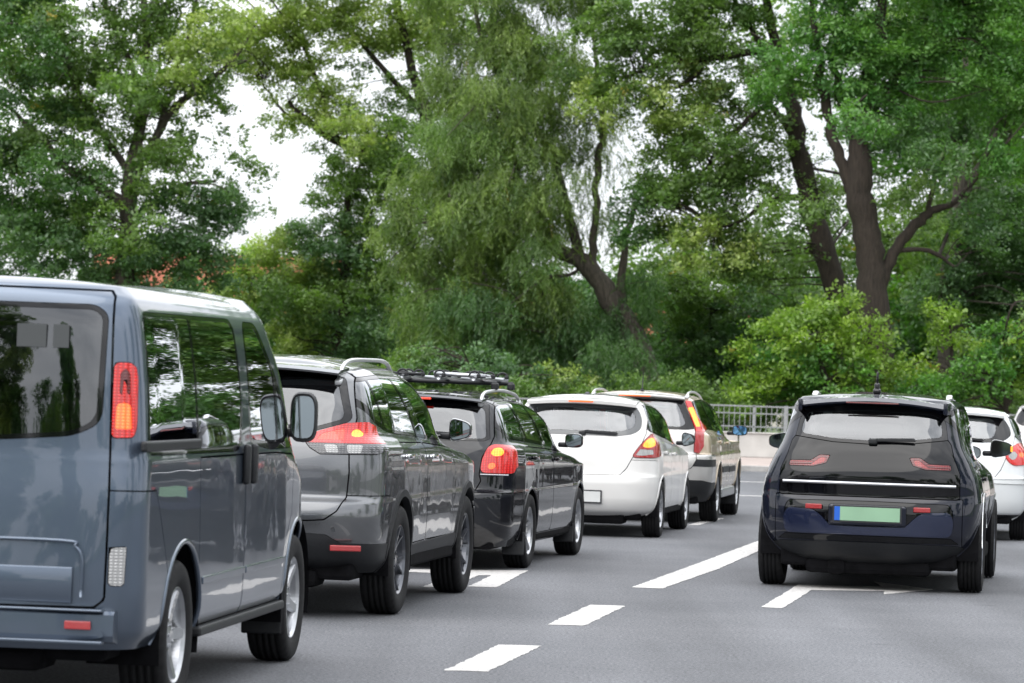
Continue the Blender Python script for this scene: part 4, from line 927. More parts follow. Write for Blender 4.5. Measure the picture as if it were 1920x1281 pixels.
    for i in range(n-1):
        y0, y1 = (-1+2*i/(n-1))*.69, (-1+2*(i+1)/(n-1))*.69; f = lambda y: -.652+.055*(y/.69)**2
        a0, a1 = f(y0), f(y1)
        vv = [bm.verts.new(v) for v in ((a0, y0, .873), (a1, y1, .873), (a1-.006, y1, .852), (a0-.006, y0, .852), (a0+.03, y0, .873), (a1+.03, y1, .873), (a1+.03, y1, .848), (a0+.03, y0, .848))]
        bm.faces.new((vv[0], vv[1], vv[2], vv[3])); bm.faces.new((vv[4], vv[5], vv[1], vv[0])); bm.faces.new((vv[3], vv[2], vv[6], vv[7]))
    bmesh.ops.recalc_face_normals(bm, faces=bm.faces); bm_obj('tailgate_chrome_bar', bm, M['silver'], r, True)
    p = plate(r, -.685, 0, .62, .52, .11, M['gplate'], -5, True)
    box('plate_plinth', (-.672, 0, .61), (.03, .62, .17), P_I3, r, RY(R(-5)), .02, 3)
    for s in (-1, 1):
        box('fog_reflector', (-.655+.0, s*.43, .668), (.02, .135, .040), M['refl'], r, RZ(R(-s*8)), .006)
        roof_rail(r, s, .55, 1.3, .555, .022, M['rail'], .009)
        box('spoiler_end', (-.36, s*.592, 1.475), (.20, .035, .10), P_I3, r, RZ(R(s*7)), .012, 3, True)
        box('mirror_indicator', (1.715, s*1.045, 1.15), (.02, .02, .05), M['amber'], r, None, .006) if s < 0 else None
    antenna(r, .02, 1.578, .19, -.005)
    bm = bmesh.new(); add_box(bm, (.02, 0, 1.60), (.15, .065, .05), None, .02, 3); add_box(bm, (.0, 0, 1.625), (.07, .045, .09), None, .016, 3); add_box(bm, (-.005, 0, 1.70), (.022, .018, .12), None, .005); bm_obj('antenna_fin', bm, M['gloss'], r, True)
    wiper(r, -.575, -.02, 1.200, .34, -.03)
    # arch trims picked out by a thin bright edge
    for s in (-1, 1):
        pts = [(.43*math.cos(t)*(1), s*(.905-.012*math.sin(t)), .36+.45*math.sin(t)) for t in np.linspace(R(20), R(178), 18)]
        tubes('arch_edge', [(pts, .004)], M['chrome'], r) if s < 0 else None
    return r
i3()

def hat2(name, label, pose, pm, glassname='gclear', lamp='redlit', scale=1.0, group=None, tall=0.0):
    """a rounded five-door hatchback"""
    Tb = [(-.7, .945), (-.3, .985), (0, 1), (.5, .985), (1.8, .985), (2.5, 1.0), (3.0, .96), (3.4, .9)]
    h = tall
    D = dict(T=Tb, paint=pm, wb=2.51, w=.86, xr=-.66, xf=3.25, zb=.18, arch=.335, archz=.315, lip=.018, belt=1.10+h, track=.855,
        wheel=(.302, .195, .200, 'cover', 'alloy'), floor=.38, group=group,
        levels=[lv(.24, .77, -.50, 3.1, Lr=.5), lv(.32, .835, -.62, 3.2, Lr=.44), lv(.46, .858, -.655, 3.24, Lr=.42), lv(.62, .862, -.665, 3.26, Lr=.42), lv(.70, .860, -.66, 3.26, Lr=.40), lv(.73, .858, -.625, 3.24, Lr=.40),
                lv(.88, .850, -.60, 3.2, Lr=.42), lv([(-1, 1.02), (1, .98), (2.3, .92), (3.2, .80)], .822, -.565, 3.05, Lr=.44),
                lv([(-1, 1.14+h), (0, 1.10+h), (2.2, .98+h)], .775, -.52, 2.15, Lr=.44, T=TG, ef=3.2), lv(1.27+h, .710, -.43, 1.75, Lr=.42, T=TG), lv([(-1, 1.385+h), (0, 1.41+h), (1.2, 1.37+h)], .640, -.34, 1.35, Lr=.38, T=TG),
                lv([(-1, 1.425+h), (0, 1.445+h), (1.2, 1.40+h)], .580, -.28, 1.18, Lr=.36, T=TG)],
        roof=[(-.4, 1.466+h), (0, 1.492+h), (.6, 1.505+h), (1.0, 1.48+h), (1.3, 1.43+h)],
        seats=[(.25, (-.38, 0, .38)), (1.15, (-.35, .35))],
        mirrors=[(1.66, -1, .85, 1.04+h, .15, .14, M['black'], M['mirror'], 1), (1.66, 1, .85, 1.04+h, .15, .14, M['black'], M['mirror'], 1)],
        regions=[
         ('tail_lamp', 'rear', [(.60, .95), (.62, 1.01), (.72, 1.10), (.79, 1.115), (.87, 1.06), (.87, .91), (.82, .86), (.70, .85), (.64, .89)],
            dict(kind='lamp', pair=True, mat=lamp, xlim=-.14, rnd=1, off=.014, cells=[('reversing_lamp', [(.63, .955), (.65, 1.0), (.70, 1.01), (.735, .97), (.71, .92), (.67, .91)], 'clear', 1), ('indicator', [(.745, .955), (.745, .995), (.785, 1.0), (.80, .97), (.785, .94)], 'orange', 1)])),
         ('rear_window', 'rear', [(-.2, 1.10+h), (.42, 1.10+h), (.58, 1.12+h), (.66, 1.19+h), (.64, 1.27+h), (.58, 1.36+h), (.50, 1.40+h), (-.2, 1.41+h)],
            dict(kind='glazing', rnd=1, fname='rear_window_border', panes=[([(-.2, 1.14+h), (.38, 1.14+h), (.46, 1.16+h), (.49, 1.25+h), (.47, 1.34+h), (.42, 1.375+h), (-.2, 1.38+h)], glassname)])),
         ('tailgate', 'rear', [(-.2, .72), (.50, .72), (.56, .80), (.62, .95), (.68, 1.06), (.70, 1.20+h), (.62, 1.39+h), (.55, 1.43+h), (-.2, 1.45+h)], dict(rnd=0, gap=.008)),
         ('bumper_moulding', 'rear', [(.48, .645), (1.0, .64), (1.0, .685), (.48, .69)], dict(pair=True, rnd=0, gap=.004, xlim=-.30, off=.010)),
         ('rear_bumper', 'rear', [(-.2, .30), (1.0, .30), (1.0, .70), (-.2, .70)], dict(rnd=0, gap=.005, xlim=-.32)),
         ('bumper_lower', 'rear', [(-.2, .1), (1.0, .1), (1.0, .295), (-.2, .295)], dict(rnd=0, gap=.003, mat='black', xlim=-.32)),
         ('side_window', 'side', [(-.26, 1.16+h), (-.36, 1.34+h), (-.25, 1.395+h), (.10, 1.41+h), (.60, 1.385+h), (1.05, 1.30+h), (1.45, 1.13+h), (1.74, .99+h), (1.60, .98+h), (.90, 1.04+h), (.0, 1.11+h)],
            dict(kind='glazing', rnd=1, nlim=.2, panes=[([(-.22, 1.17+h), (-.30, 1.33+h), (-.23, 1.37+h), (.08, 1.385+h), (.46, 1.095+h), (.0, 1.13+h)], 'gmid', 0), ([(.16, 1.385+h), (.58, 1.36+h), (1.02, 1.275+h), (1.40, 1.12+h), (1.60, 1.01+h), (.90, 1.065+h), (.53, 1.09+h)], 'gmid', 0)])),
         ('windscreen', 'front', [(-.2, 1.04+h), (.70, 1.04+h), (.56, 1.37+h), (-.2, 1.42+h)], dict(kind='glazing', fname='windscreen_border', panes=[([(-.2, 1.07+h), (.66, 1.07+h), (.52, 1.34+h), (-.2, 1.39+h)], 'gclear')])),
         ('door', 'side', [(.42, .30), (.36, .50), (.22, .66), (.10, .82), (.10, 1.06), (.78, 1.01), (.92, .84), (.94, .30)], dict(rnd=0, gap=.007, handle=(.22, .90, pm))),
         ('door', 'side', [(.95, .30), (.93, .84), (.79, 1.01), (1.85, .95), (1.98, .84), (2.0, .64), (1.98, .30)], dict(rnd=0, gap=.007, handle=(1.08, .875, pm))),
        ])
    r = car(name, label, 'car', pose, D)
    slab_spoiler(r, [(-.10, 1.478+h), (-.38, 1.452+h), (-.43, 1.438+h), (-.425, 1.410+h), (-.28, 1.405+h), (-.10, 1.41+h)], .575, .12, pm)
    box('high_brake_light', (-.428, 0, 1.426+h), (.014, .26, .014), M['red'], r, None, .004)
    plate(r, -.63, 0, .84, .52, .11, M['plate'], -6); wiper(r, -.52, 0, 1.12+h, .36)
    return r
hat2('hatchback', 'white hatchback with a round red tail lamp, half hidden behind the navy electric hatchback', (5.08, 39.6, .172), P_WH2)
r = hat2('hatchback', 'dark car ahead of the navy electric hatchback, only its right door mirror showing', (3.46, 33.3, .176), P_DRK, 'gdark', 'red', tall=.0)
r.name = 'dark_car'
hat2('hatchback', 'silver car beyond the white hatchback at the right edge, roof and rear window in view', (8.85, 56.0, .18), P_SIL, 'gmid', 'red', tall=.10).name = 'silver_car'

# ---- bicycle carrier on the estate's roof: a thing of its own, standing on the rails
def bike_carrier():
    th = .174; r = empty('bicycle_carrier', (-.651, 29.752, -.035), math.pi/2-th)
    tag(r, 'empty bicycle carrier with clamps and silver tubes on the roof of the black estate', 'roof rack')
    for x in (-.05, .75):
        tubes('cross_bar', [([(x, -.55, 1.600), (x, .55, 1.600)], .017)], M['black'], r)
        for s in (-1, 1): box('bar_foot', (x, s*.535, 1.575), (.09, .06, .06), M['black'], r, None, .015, 2)
    for y in (-.42, -.12, .20, .48):
        t = tubes('wheel_tray', [([(-.45, y, 1.632), (1.15, y, 1.632)], .020)], M['silver'], r)
        for x in (-.40, -.15, .30, .95):
            pts = [(x, y+.045*math.cos(a), 1.655+.04*math.sin(a)) for a in np.linspace(-.4, math.pi+.4, 9)]
            tubes('wheel_strap', [(pts, .008)], M['black'], t)
            box('strap_buckle', (x, y-.035, 1.655), (.05, .03, .035), M['black'], t, None, .008)
        a = tubes('clamp_arm', [([(-.20, y+.05, 1.665), (.25, y+.10, 1.675)], .014), ([(.25, y+.10, 1.675), (.75, y+.08, 1.66)], .012)], M['silver'], r)
        box('clamp_jaw', (-.22, y+.05, 1.67), (.08, .05, .045), M['black'], a, RX(R(25)), .014); box('clamp_pivot', (.78, y+.08, 1.655), (.06, .05, .05), M['black'], a, None, .014)
    tubes('frame_holder', [([(-.30, -.50, 1.655), (-.30, -.05, 1.668)], .018)], M['silver'], r)
    tubes('frame_holder', [([(-.34, .05, 1.655), (-.34, .40, 1.66)], .014)], M['black'], r)
bike_carrier()

# ---- seated drivers
def driver(label, pose, xs, ys, zs, shirt):
    X, Y, th = pose; r = empty('person', (X, Y, 0), math.pi/2-th)
    r.location = (X+xs*math.sin(th)-ys*math.cos(th), Y+xs*math.cos(th)+ys*math.sin(th), zs)
    tag(r, label, 'person')
    vv = [(0, 0, .08, .15), (.0, 0, .26, .13), (-.05, 0, .44, .15), (-.07, 0, .55, .09), (-.06, 0, .62, .055), (-.045, 0, .70, .075), (-.04, 0, .775, .085), (-.045, 0, .83, .06),
          (-.06, .17, .50, .06), (.06, .22, .32, .045), (.30, .17, .38, .036), (.38, .14, .40, .04), (-.06, -.17, .50, .06), (.06, -.22, .32, .045), (.30, -.17, .38, .036), (.38, -.14, .40, .04),
          (.12, .10, .09, .10), (.42, .14, .14, .075), (.12, -.10, .09, .10), (.42, -.14, .14, .075), (.06, 0, .755, .02), (.60, .14, -.12, .05), (.60, -.14, -.12, .05)]
    ed = [(0, 1), (1, 2), (2, 3), (3, 4), (4, 5), (5, 6), (6, 7), (2, 8), (8, 9), (9, 10), (10, 11), (2, 12), (12, 13), (13, 14), (14, 15), (0, 16), (16, 17), (0, 18), (18, 19), (5, 20), (17, 21), (19, 22)]
    me = bpy.data.meshes.new('body'); me.from_pydata([v[:3] for v in vv], ed, []); me.materials.append(shirt)
    o = link('body', me, r); m = o.modifiers.new('skin', 'SKIN'); 
    for i, v in enumerate(vv): me.skin_vertices[0].data[i].radius = (v[3], v[3]) if me.skin_vertices else (v[3], v[3])
    me.skin_vertices[0].data[0].use_root = True
    s = o.modifiers.new('sub', 'SUBSURF'); s.levels = 2; s.render_levels = 2; m.use_smooth_shade = True
    bm = bmesh.new(); c = bmesh.ops.create_uvsphere(bm, u_segments=20, v_segments=12, radius=.098)
    bmesh.ops.scale(bm, vec=(1.05, .92, 1.1), verts=c['verts']); bmesh.ops.translate(bm, vec=(-.06, 0, .80), verts=c['verts'])
    bm_obj('hair', bm, M['hair'], r, True)
    bm = bmesh.new(); c = bmesh.ops.create_uvsphere(bm, u_segments=16, v_segments=10, radius=.08)
    bmesh.ops.scale(bm, vec=(.9, .88, 1.15), verts=c['verts']); bmesh.ops.translate(bm, vec=(-.005, 0, .76), verts=c['verts'])
    bm_obj('face', bm, M['skin'], r, True)
def addskin():
    pass
driver('driver in dark clothing at the wheel of the small white hatchback', (.82, 37.0, .156), 1.02, .36, .52, M['shirt'])
driver('driver seen as a dark outline through the rear window of the navy electric hatchback', (2.989, 28.259, .176), 1.12, .36, .60, M['shirt'])
driver('driver behind the rear window of the champagne estate car', (1.66, 42.2, .150), 1.15, .37, .56, M['shirt'])

# ------------------------------------------------------------------ ground, road, markings
def mat_asphalt():
    m, n, l, b = newmat('asphalt'); tc = n.new('ShaderNodeTexCoord')
    def noise(s, d=4, r=.6):
        x = n.new('ShaderNodeTexNoise'); x.inputs['Scale'].default_value = s; x.inputs['Detail'].default_value = d; x.inputs['Roughness'].default_value = r; l.new(tc.outputs['Object'], x.inputs['Vector']); return x
    big, mid, fine = noise(.35, 5), noise(6, 5), noise(48, 4, .85)
    r1 = n.new('ShaderNodeValToRGB'); r1.color_ramp.elements[0].position = .3; r1.color_ramp.elements[0].color = (.090, .094, .103, 1); r1.color_ramp.elements[1].position = .7; r1.color_ramp.elements[1].color = (.132, .135, .145, 1)
    l.new(big.outputs['Fac'], r1.inputs['Fac'])
    mp = n.new('ShaderNodeMapRange'); mp.inputs['From Min'].default_value = .38; mp.inputs['From Max'].default_value = .62; mp.inputs['To Min'].default_value = .45; mp.inputs['To Max'].default_value = 1.65
    l.new(fine.outputs['Fac'], mp.inputs['Value'])
    m2 = n.new('ShaderNodeMapRange'); m2.inputs['To Min'].default_value = .85; m2.inputs['To Max'].default_value = 1.15; l.new(mid.outputs['Fac'], m2.inputs['Value'])
    mu = n.new('ShaderNodeMath'); mu.operation = 'MULTIPLY'; l.new(mp.outputs[0], mu.inputs[0]); l.new(m2.outputs[0], mu.inputs[1])
    x = n.new('ShaderNodeMixRGB'); x.blend_type = 'MULTIPLY'; x.inputs['Fac'].default_value = 1; l.new(r1.outputs['Color'], x.inputs['Color1']); l.new(mu.outputs[0], x.inputs['Color2'])
    mm = n.new('ShaderNodeMapping'); mm.inputs['Scale'].default_value = (1.1, .06, 1); mm.inputs['Rotation'].default_value = (0, 0, .15); l.new(tc.outputs['Object'], mm.inputs['Vector'])
    tr = n.new('ShaderNodeTexNoise'); tr.inputs['Scale'].default_value = 1.0; tr.inputs['Detail'].default_value = 4; l.new(mm.outputs['Vector'], tr.inputs['Vector'])
    tm = n.new('ShaderNodeMapRange'); tm.inputs['From Min'].default_value = .35; tm.inputs['From Max'].default_value = .65; tm.inputs['To Min'].default_value = .80; tm.inputs['To Max'].default_value = 1.14; l.new(tr.outputs['Fac'], tm.inputs['Value'])
    sp = n.new('ShaderNodeTexVoronoi'); sp.inputs['Scale'].default_value = .9; l.new(tc.outputs['Object'], sp.inputs['Vector'])
    sm = n.new('ShaderNodeMapRange'); sm.inputs['From Min'].default_value = .02; sm.inputs['From Max'].default_value = .09; sm.inputs['To Min'].default_value = .72; sm.inputs['To Max'].default_value = 1; l.new(sp.outputs['Distance'], sm.inputs['Value'])
    m3 = n.new('ShaderNodeMath'); m3.operation = 'MULTIPLY'; l.new(tm.outputs[0], m3.inputs[0]); l.new(sm.outputs[0], m3.inputs[1])
    y = n.new('ShaderNodeMixRGB'); y.blend_type = 'MULTIPLY'; y.inputs['Fac'].default_value = 1; l.new(x.outputs['Color'], y.inputs['Color1']); l.new(m3.outputs[0], y.inputs['Color2']); x = y
    l.new(x.outputs['Color'], b.inputs['Base Color']); b.inputs['Roughness'].default_value = .82; b.inputs['Specular IOR Level'].default_value = .35
    bp = n.new('ShaderNodeBump'); bp.inputs['Strength'].default_value = .5; bp.inputs['Distance'].default_value = .006; l.new(fine.outputs['Fac'], bp.inputs['Height']); l.new(bp.outputs['Normal'], b.inputs['Normal'])
    return m
M['asphalt'] = mat_asphalt()
def mat_marking():
    m, n, l, b = newmat('road_paint'); tc = n.new('ShaderNodeTexCoord')
    a = n.new('ShaderNodeTexNoise'); a.inputs['Scale'].default_value = 22; a.inputs['Detail'].default_value = 9; a.inputs['Roughness'].default_value = .75; l.new(tc.outputs['Object'], a.inputs['Vector'])
    r = n.new('ShaderNodeValToRGB'); r.color_ramp.elements[0].position = .33; r.color_ramp.elements[0].color = (.22, .22, .22, 1); r.color_ramp.elements[1].position = .53; r.color_ramp.elements[1].color = (.53, .515, .50, 1)
    l.new(a.outputs['Fac'], r.inputs['Fac']); l.new(r.outputs['Color'], b.inputs['Base Color']); b.inputs['Roughness'].default_value = .7; return m
M['mark'] = mat_marking()
M['pave'] = plain('pale_pink_paving', (.36, .30, .275), .85, nscale=3, namp=.15, bump=.2)
M['concrete'] = plain('pale_concrete', (.47, .46, .44), .85, nscale=2.5, namp=.12, bump=.15)
M['kerb'] = plain('kerb_stone', (.33, .32, .31), .85, nscale=6, namp=.2)
M['galv'] = plain('galvanised_steel', (.26, .275, .28), .55, metal=.3, nscale=20, namp=.15)
M['soil'] = plain('grassy_ground', (.055, .085, .025), .95, nscale=.6, namp=.4, bump=.3)

def sheet(name, poly, z, mat, th=0.0):
    V = [(x, y, z) for x, y in poly]; n = len(V); F = [tuple(range(n))]
    if th:
        V += [(x, y, z-th) for x, y in poly]; F += [(i, n+i, n+(i+1) % n, (i+1) % n) for i in range(n)]
    o = link(name, mesh_from(name, V, F, mat, False)); return o
tag(sheet('ground', [(-900, -600), (900, -600), (900, 1800), (-900, 1800)], -.012, M['soil']), kind='structure')
tag(sheet('road', [(-14, -60), (16, -60), (30, 71.5), (-40, 71.5), (-22, 40)], 0.0, M['asphalt']), kind='structure')
tag(sheet('pavement', [(-60, 71.7), (60, 71.7), (60, 81.5), (-60, 81.5)], .12, M['pave'], .14), kind='structure')
for i in range(34):
    k = box('kerb_stone', (-8+i*1.0, 71.6, .055), (.985, .2, .13), M['kerb'], None, None, .012, 1)
    if i == 0: kr = empty('kerb', (-8, 71.6, 0)); tag(kr, kind='structure'); km = k.data
    k.data = km; k.location = (-8+i*1.0, 71.6, .055) if False else (i*1.0, 0, 0); k.parent = kr
for v in km.vertices: v.co.x += 8; v.co.y -= 71.6
def mark(name, label, poly, z=.004, group=None):
    c = np.mean(np.array(poly), axis=0); q = []
    for p0, p1 in zip(poly, poly[1:]+poly[:1]):
        k = max(1, int(math.dist(p0, p1)/.07))
        for i in range(k): q.append((p0[0]+(p1[0]-p0[0])*i/k+random.gauss(0, .0045), p0[1]+(p1[1]-p0[1])*i/k+random.gauss(0, .006)))
    poly = q; o = sheet(name, [(x-c[0], y-c[1]) for x, y in poly], 0, M['mark'], .0025); o.location = (c[0], c[1], z); tag(o, label, 'road marking', group); return o
mark('lane_dash', 'short white lane dash nearest the camera at the bottom of the picture', [(-.30, 18.55), (-.07, 18.58), (.235, 20.57), (-.02, 20.54)], group='short white dashes between the lanes')
mark('lane_dash', 'second short white lane dash, just before the long solid line', [(.29, 22.47), (.53, 22.49), (.87, 24.72), (.62, 24.70)], group='short white dashes between the lanes')
L = [(1.00, 27.12), (1.69, 31.05), (2.62, 36.44), (3.3, 40.2)]; Rr_ = [(1.24, 27.12), (1.86, 30.38), (2.85, 36.4), (3.53, 40.15)]
mark('lane_line', 'long white lane line running up beside the navy electric hatchback', L[::-1]+Rr_)
mark('turn_arrow', 'white turn arrow painted under the navy electric hatchback', [(1.87, 25.13), (2.02, 25.09), (2.45, 27.62), (3.06, 27.85), (3.0, 27.35), (3.50, 28.30), (3.12, 29.2), (3.10, 28.45), (2.55, 28.35), (2.40, 28.33)])
mark('direction_arrow', 'white direction arrow painted between the grey utility vehicle and the black estate', [(-.62, 26.2), (-.44, 26.2), (-.20, 28.15), (-.10, 28.2), (-.27, 26.5), (-.05, 26.5), (.20, 29.15), (-.28, 28.9), (-.85, 28.65), (-.85, 28.30), (-.36, 28.25)], .004)
for k, p in enumerate([[(2.13, 40.61), (2.26, 40.7), (2.72, 43.3), (2.58, 43.3)], [(4.3, 52), (4.42, 52), (4.9, 55), (4.8, 55)]]):
    mark('lane_dash', ['white lane dash beside the rear wheel of the champagne estate', 'farthest white lane dash, ahead of the champagne estate'][k], p, group='white lane dashes ahead')
mark('stop_line', 'pale cross line on the road ahead of the champagne estate', [(2.2, 53.2), (7.5, 54.2), (7.5, 54.45), (2.2, 53.45)])
mark('stop_line', 'farther pale cross line on the road, close to the kerb', [(2.5, 62.2), (9.5, 63.2), (9.5, 63.45), (2.5, 62.45)])
# ------------------------------------------------------------------ barrier wall with railing
def P(px, py, D):
    """world point seen in photograph pixel (px, py) at forward distance D"""
    x = px-960; y = py-640.5; c, s = math.cos(CAM_ROLL), math.sin(CAM_ROLL)
    a = x*c+y*s; b = -x*s+y*c; c, s = math.cos(CAM_PITCH), math.sin(CAM_PITCH)
    Y = CAM_F*c+b*s; Z = CAM_F*s-b*c
    return Vector((a*D/Y, D, CAM_H+Z*D/Y))
wall = empty('barrier_wall', (-9, 81.6, .12)); tag(wall, 'low white concrete barrier wall at the back of the pavement', 'wall')
bm = bmesh.new(); add_box(bm, (.795, 0, .28), (1.57, .30, .56), None, .02); add_box(bm, (.8, 0, .575), (1.60, .36, .035), None, .008)
mp_ = bpy.data.meshes.new('concrete_panel'); bm.to_mesh(mp_); bm.free(); mp_.materials.append(M['concrete'])
for i in range(22):
    o = link('concrete_panel', mp_, wall); o.location = (i*1.6, random.uniform(-.006, .006), 0)
fence = empty('railing', (-9, 81.6, .12)); tag(fence, 'grey steel railing of upright bars standing on the white barrier wall', 'railing')
bm = bmesh.new(); add_box(bm, (0, 0, .92), (.014, .014, .60)); mbar = bpy.data.meshes.new('bar'); bm.to_mesh(mbar); bm.free(); mbar.materials.append(M['galv'])
for i in range(280):
    o = link('bar', mbar, fence); o.location = (i*.125+.04, .0, 0)
for z, h in ((1.20, .035), (1.03, .028), (.72, .03)):
    box('rail', (17.5, 0, z), (35, .04, h), M['galv'], fence, None, .004)
for i in range(13):
    box('post', (i*2.9+.25, .01, .90), (.06, .06, .66), M['galv'], fence, None, .006)
box('post', (15.5, .01, .90), (.10, .08, .66), M['galv'], fence, None, .006); box('post', (15.68, .01, .90), (.06, .08, .66), M['galv'], fence, None, .006)

# ------------------------------------------------------------------ trees
def mat_leaf(name):
    m = bpy.data.materials.new(name); m.use_nodes = True; n = m.node_tree.nodes; l = m.node_tree.links; n.clear()
    o = n.new('ShaderNodeOutputMaterial'); a1 = n.new('ShaderNodeAttribute'); a1.attribute_name = 'tint'; a1.attribute_type = 'INSTANCER'; a2 = n.new('ShaderNodeAttribute'); a2.attribute_name = 'leaf_tint'
    at = n.new('ShaderNodeMixRGB'); at.blend_type = 'MULTIPLY'; at.inputs['Fac'].default_value = 1; l.new(a1.outputs['Color'], at.inputs['Color1']); l.new(a2.outputs['Color'], at.inputs['Color2'])
    d = n.new('ShaderNodeBsdfDiffuse'); t = n.new('ShaderNodeBsdfTranslucent'); g = n.new('ShaderNodeBsdfGlossy'); g.inputs['Roughness'].default_value = .45
    br = n.new('ShaderNodeMixRGB'); br.blend_type = 'MULTIPLY'; br.inputs['Fac'].default_value = 1; br.inputs['Color2'].default_value = (1.25, 1.45, .55, 1)
    l.new(at.outputs['Color'], d.inputs['Color']); l.new(at.outputs['Color'], br.inputs['Color1']); l.new(br.outputs['Color'], t.inputs['Color'])
    m1 = n.new('ShaderNodeMixShader'); m1.inputs[0].default_value = .42; l.new(d.outputs[0], m1.inputs[1]); l.new(t.outputs[0], m1.inputs[2])
    m2 = n.new('ShaderNodeMixShader'); m2.inputs[0].default_value = .05; l.new(m1.outputs[0], m2.inputs[1]); l.new(g.outputs[0], m2.inputs[2])
    l.new(m2.outputs[0], o.inputs['Surface']); return m
M['leaf'] = mat_leaf('leaves')
def bark(name, c):
    m, n, l, b = newmat(name); tc = n.new('ShaderNodeTexCoord'); mp = n.new('ShaderNodeMapping'); mp.inputs['Scale'].default_value = (7, 7, 1.3)
    a = n.new('ShaderNodeTexNoise'); a.inputs['Scale'].default_value = 2.4; a.inputs['Detail'].default_value = 8; a.inputs['Roughness'].default_value = .7
    l.new(tc.outputs['Object'], mp.inputs['Vector']); l.new(mp.outputs['Vector'], a.inputs['Vector'])
    r = n.new('ShaderNodeValToRGB'); r.color_ramp.elements[0].position = .35; r.color_ramp.elements[0].color = (*[v*.35 for v in c], 1); r.color_ramp.elements[1].position = .65; r.color_ramp.elements[1].color = (*c, 1)
    l.new(a.outputs['Fac'], r.inputs['Fac']); l.new(r.outputs['Color'], b.inputs['Base Color']); b.inputs['Roughness'].default_value = .95
    bp = n.new('ShaderNodeBump'); bp.inputs['Strength'].default_value = .8; bp.inputs['Distance'].default_value = .06; l.new(a.outputs['Fac'], bp.inputs['Height']); l.new(bp.outputs['Normal'], b.inputs['Normal'])
    return m
M['bark'] = bark('bark_brown', (.050, .038, .029)); M['barkg'] = bark('bark_grey', (.115, .098, .08))

def quads_mesh(name, C, Dn, Nn, Ln, Wd, col):
    """folded diamond leaves: centre, long axis, face normal, length, width, colour"""
    n = len(C); sd = np.cross(Dn, Nn); sd /= np.maximum(np.linalg.norm(sd, axis=1, keepdims=True), 1e-6)
    nn = np.cross(sd, Dn); L2 = (Ln/2)[:, None]; W2 = (Wd/2)[:, None]
    V = np.stack([C-Dn*L2, C+sd*W2-nn*W2*.35+Dn*L2*.1, C+Dn*L2, C-sd*W2-nn*W2*.35+Dn*L2*.1], 1).reshape(-1, 3)
    me = bpy.data.meshes.new(name); me.vertices.add(4*n); me.vertices.foreach_set('co', V.ravel().astype(np.float32))
    me.loops.add(4*n); me.loops.foreach_set('vertex_index', np.arange(4*n, dtype=np.int32)); me.polygons.add(n)
    me.polygons.foreach_set('loop_start', np.arange(0, 4*n, 4, dtype=np.int32)); me.polygons.foreach_set('loop_total', np.full(n, 4, np.int32))
    at = me.attributes.new('leaf_tint', 'FLOAT_COLOR', 'POINT'); c4 = np.concatenate([col, np.ones((n, 1))], 1).repeat(4, 0); at.data.foreach_set('color', c4.ravel().astype(np.float32))
    me.update(); me.validate(); me.materials.append(M['leaf']); return me
def sprig(kind, k):
    """a small leafy twig, the unit that crowns are built from"""
    r = np.random.default_rng(100+k)
    if kind == 'broad':
        n = 15; t = r.uniform(-.5, .5, n); C = np.stack([t*.42, r.normal(size=n)*.10, r.normal(size=n)*.075], 1)
        D = r.normal(size=(n, 3))*np.array([.8, 1, .5])+np.array([.5, 0, -.25]); Nn = r.normal(size=(n, 3))*.55+np.array([0, 0, 1.]); L, W = .118, .074
    elif kind == 'fine':
        n = 22; t = r.uniform(-.5, .5, n); C = np.stack([t*.46, r.normal(size=n)*.09, r.normal(size=n)*.06], 1)
        D = r.normal(size=(n, 3))*np.array([.7, 1, .4])+np.array([.6, 0, -.3]); Nn = r.normal(size=(n, 3))*.5+np.array([0, 0, 1.]); L, W = .105, .046
    else:
        n = 22; t = np.linspace(0, 1, n); C = np.stack([.05*np.sin(t*3+k)+r.normal(size=n)*.02, r.normal(size=n)*.025+.05*t, -t*.62], 1)
        D = r.normal(size=(n, 3))*.42+np.array([0, 0, -1.]); Nn = r.normal(size=(n, 3)); L, W = .115, .026
    D /= np.linalg.norm(D, axis=1, keepdims=True); Nn = Nn/np.linalg.norm(Nn, axis=1, keepdims=True)
    g = r.uniform(.72, 1.28, (n, 1))*np.array([1, 1, 1.])
    me = quads_mesh('sprig', C, D, Nn, L*r.uniform(.7, 1.3, n), W*r.uniform(.8, 1.2, n), g)
    return bpy.data.objects.new('sprig', me), n*L*W*.5
SPR = {k: [sprig(k, i) for i in range(4)] for k in ('broad', 'fine', 'hang')}
def gn_group(kind):
    g = bpy.data.node_groups.new('leafing_'+kind, 'GeometryNodeTree')
    g.interface.new_socket('Geometry', in_out='INPUT', socket_type='NodeSocketGeometry'); g.interface.new_socket('Geometry', in_out='OUTPUT', socket_type='NodeSocketGeometry')
    n = g.nodes; l = g.links; gi = n.new('NodeGroupInput'); go = n.new('NodeGroupOutput'); ip = n.new('GeometryNodeInstanceOnPoints'); jn = n.new('GeometryNodeGeometryToInstance')
    for o, _ in SPR[kind]:
        oi = n.new('GeometryNodeObjectInfo'); oi.inputs['Object'].default_value = o; l.new(oi.outputs['Geometry'], jn.inputs[0])
    def attr(name, t):
        q = n.new('GeometryNodeInputNamedAttribute'); q.data_type = t; q.inputs['Name'].default_value = name; return [s for s in q.outputs if s.enabled and s.name == 'Attribute'][0]
    ip.inputs['Pick Instance'].default_value = True
    l.new(gi.outputs[0], ip.inputs['Points']); l.new(jn.outputs[0], ip.inputs['Instance']); l.new(attr('rot', 'FLOAT_VECTOR'), ip.inputs['Rotation']); l.new(attr('scl', 'FLOAT'), ip.inputs['Scale'])
    l.new(attr('pick', 'INT'), ip.inputs['Instance Index']); l.new(ip.outputs[0], go.inputs[0]); return g
GN = {k: gn_group(k) for k in SPR}
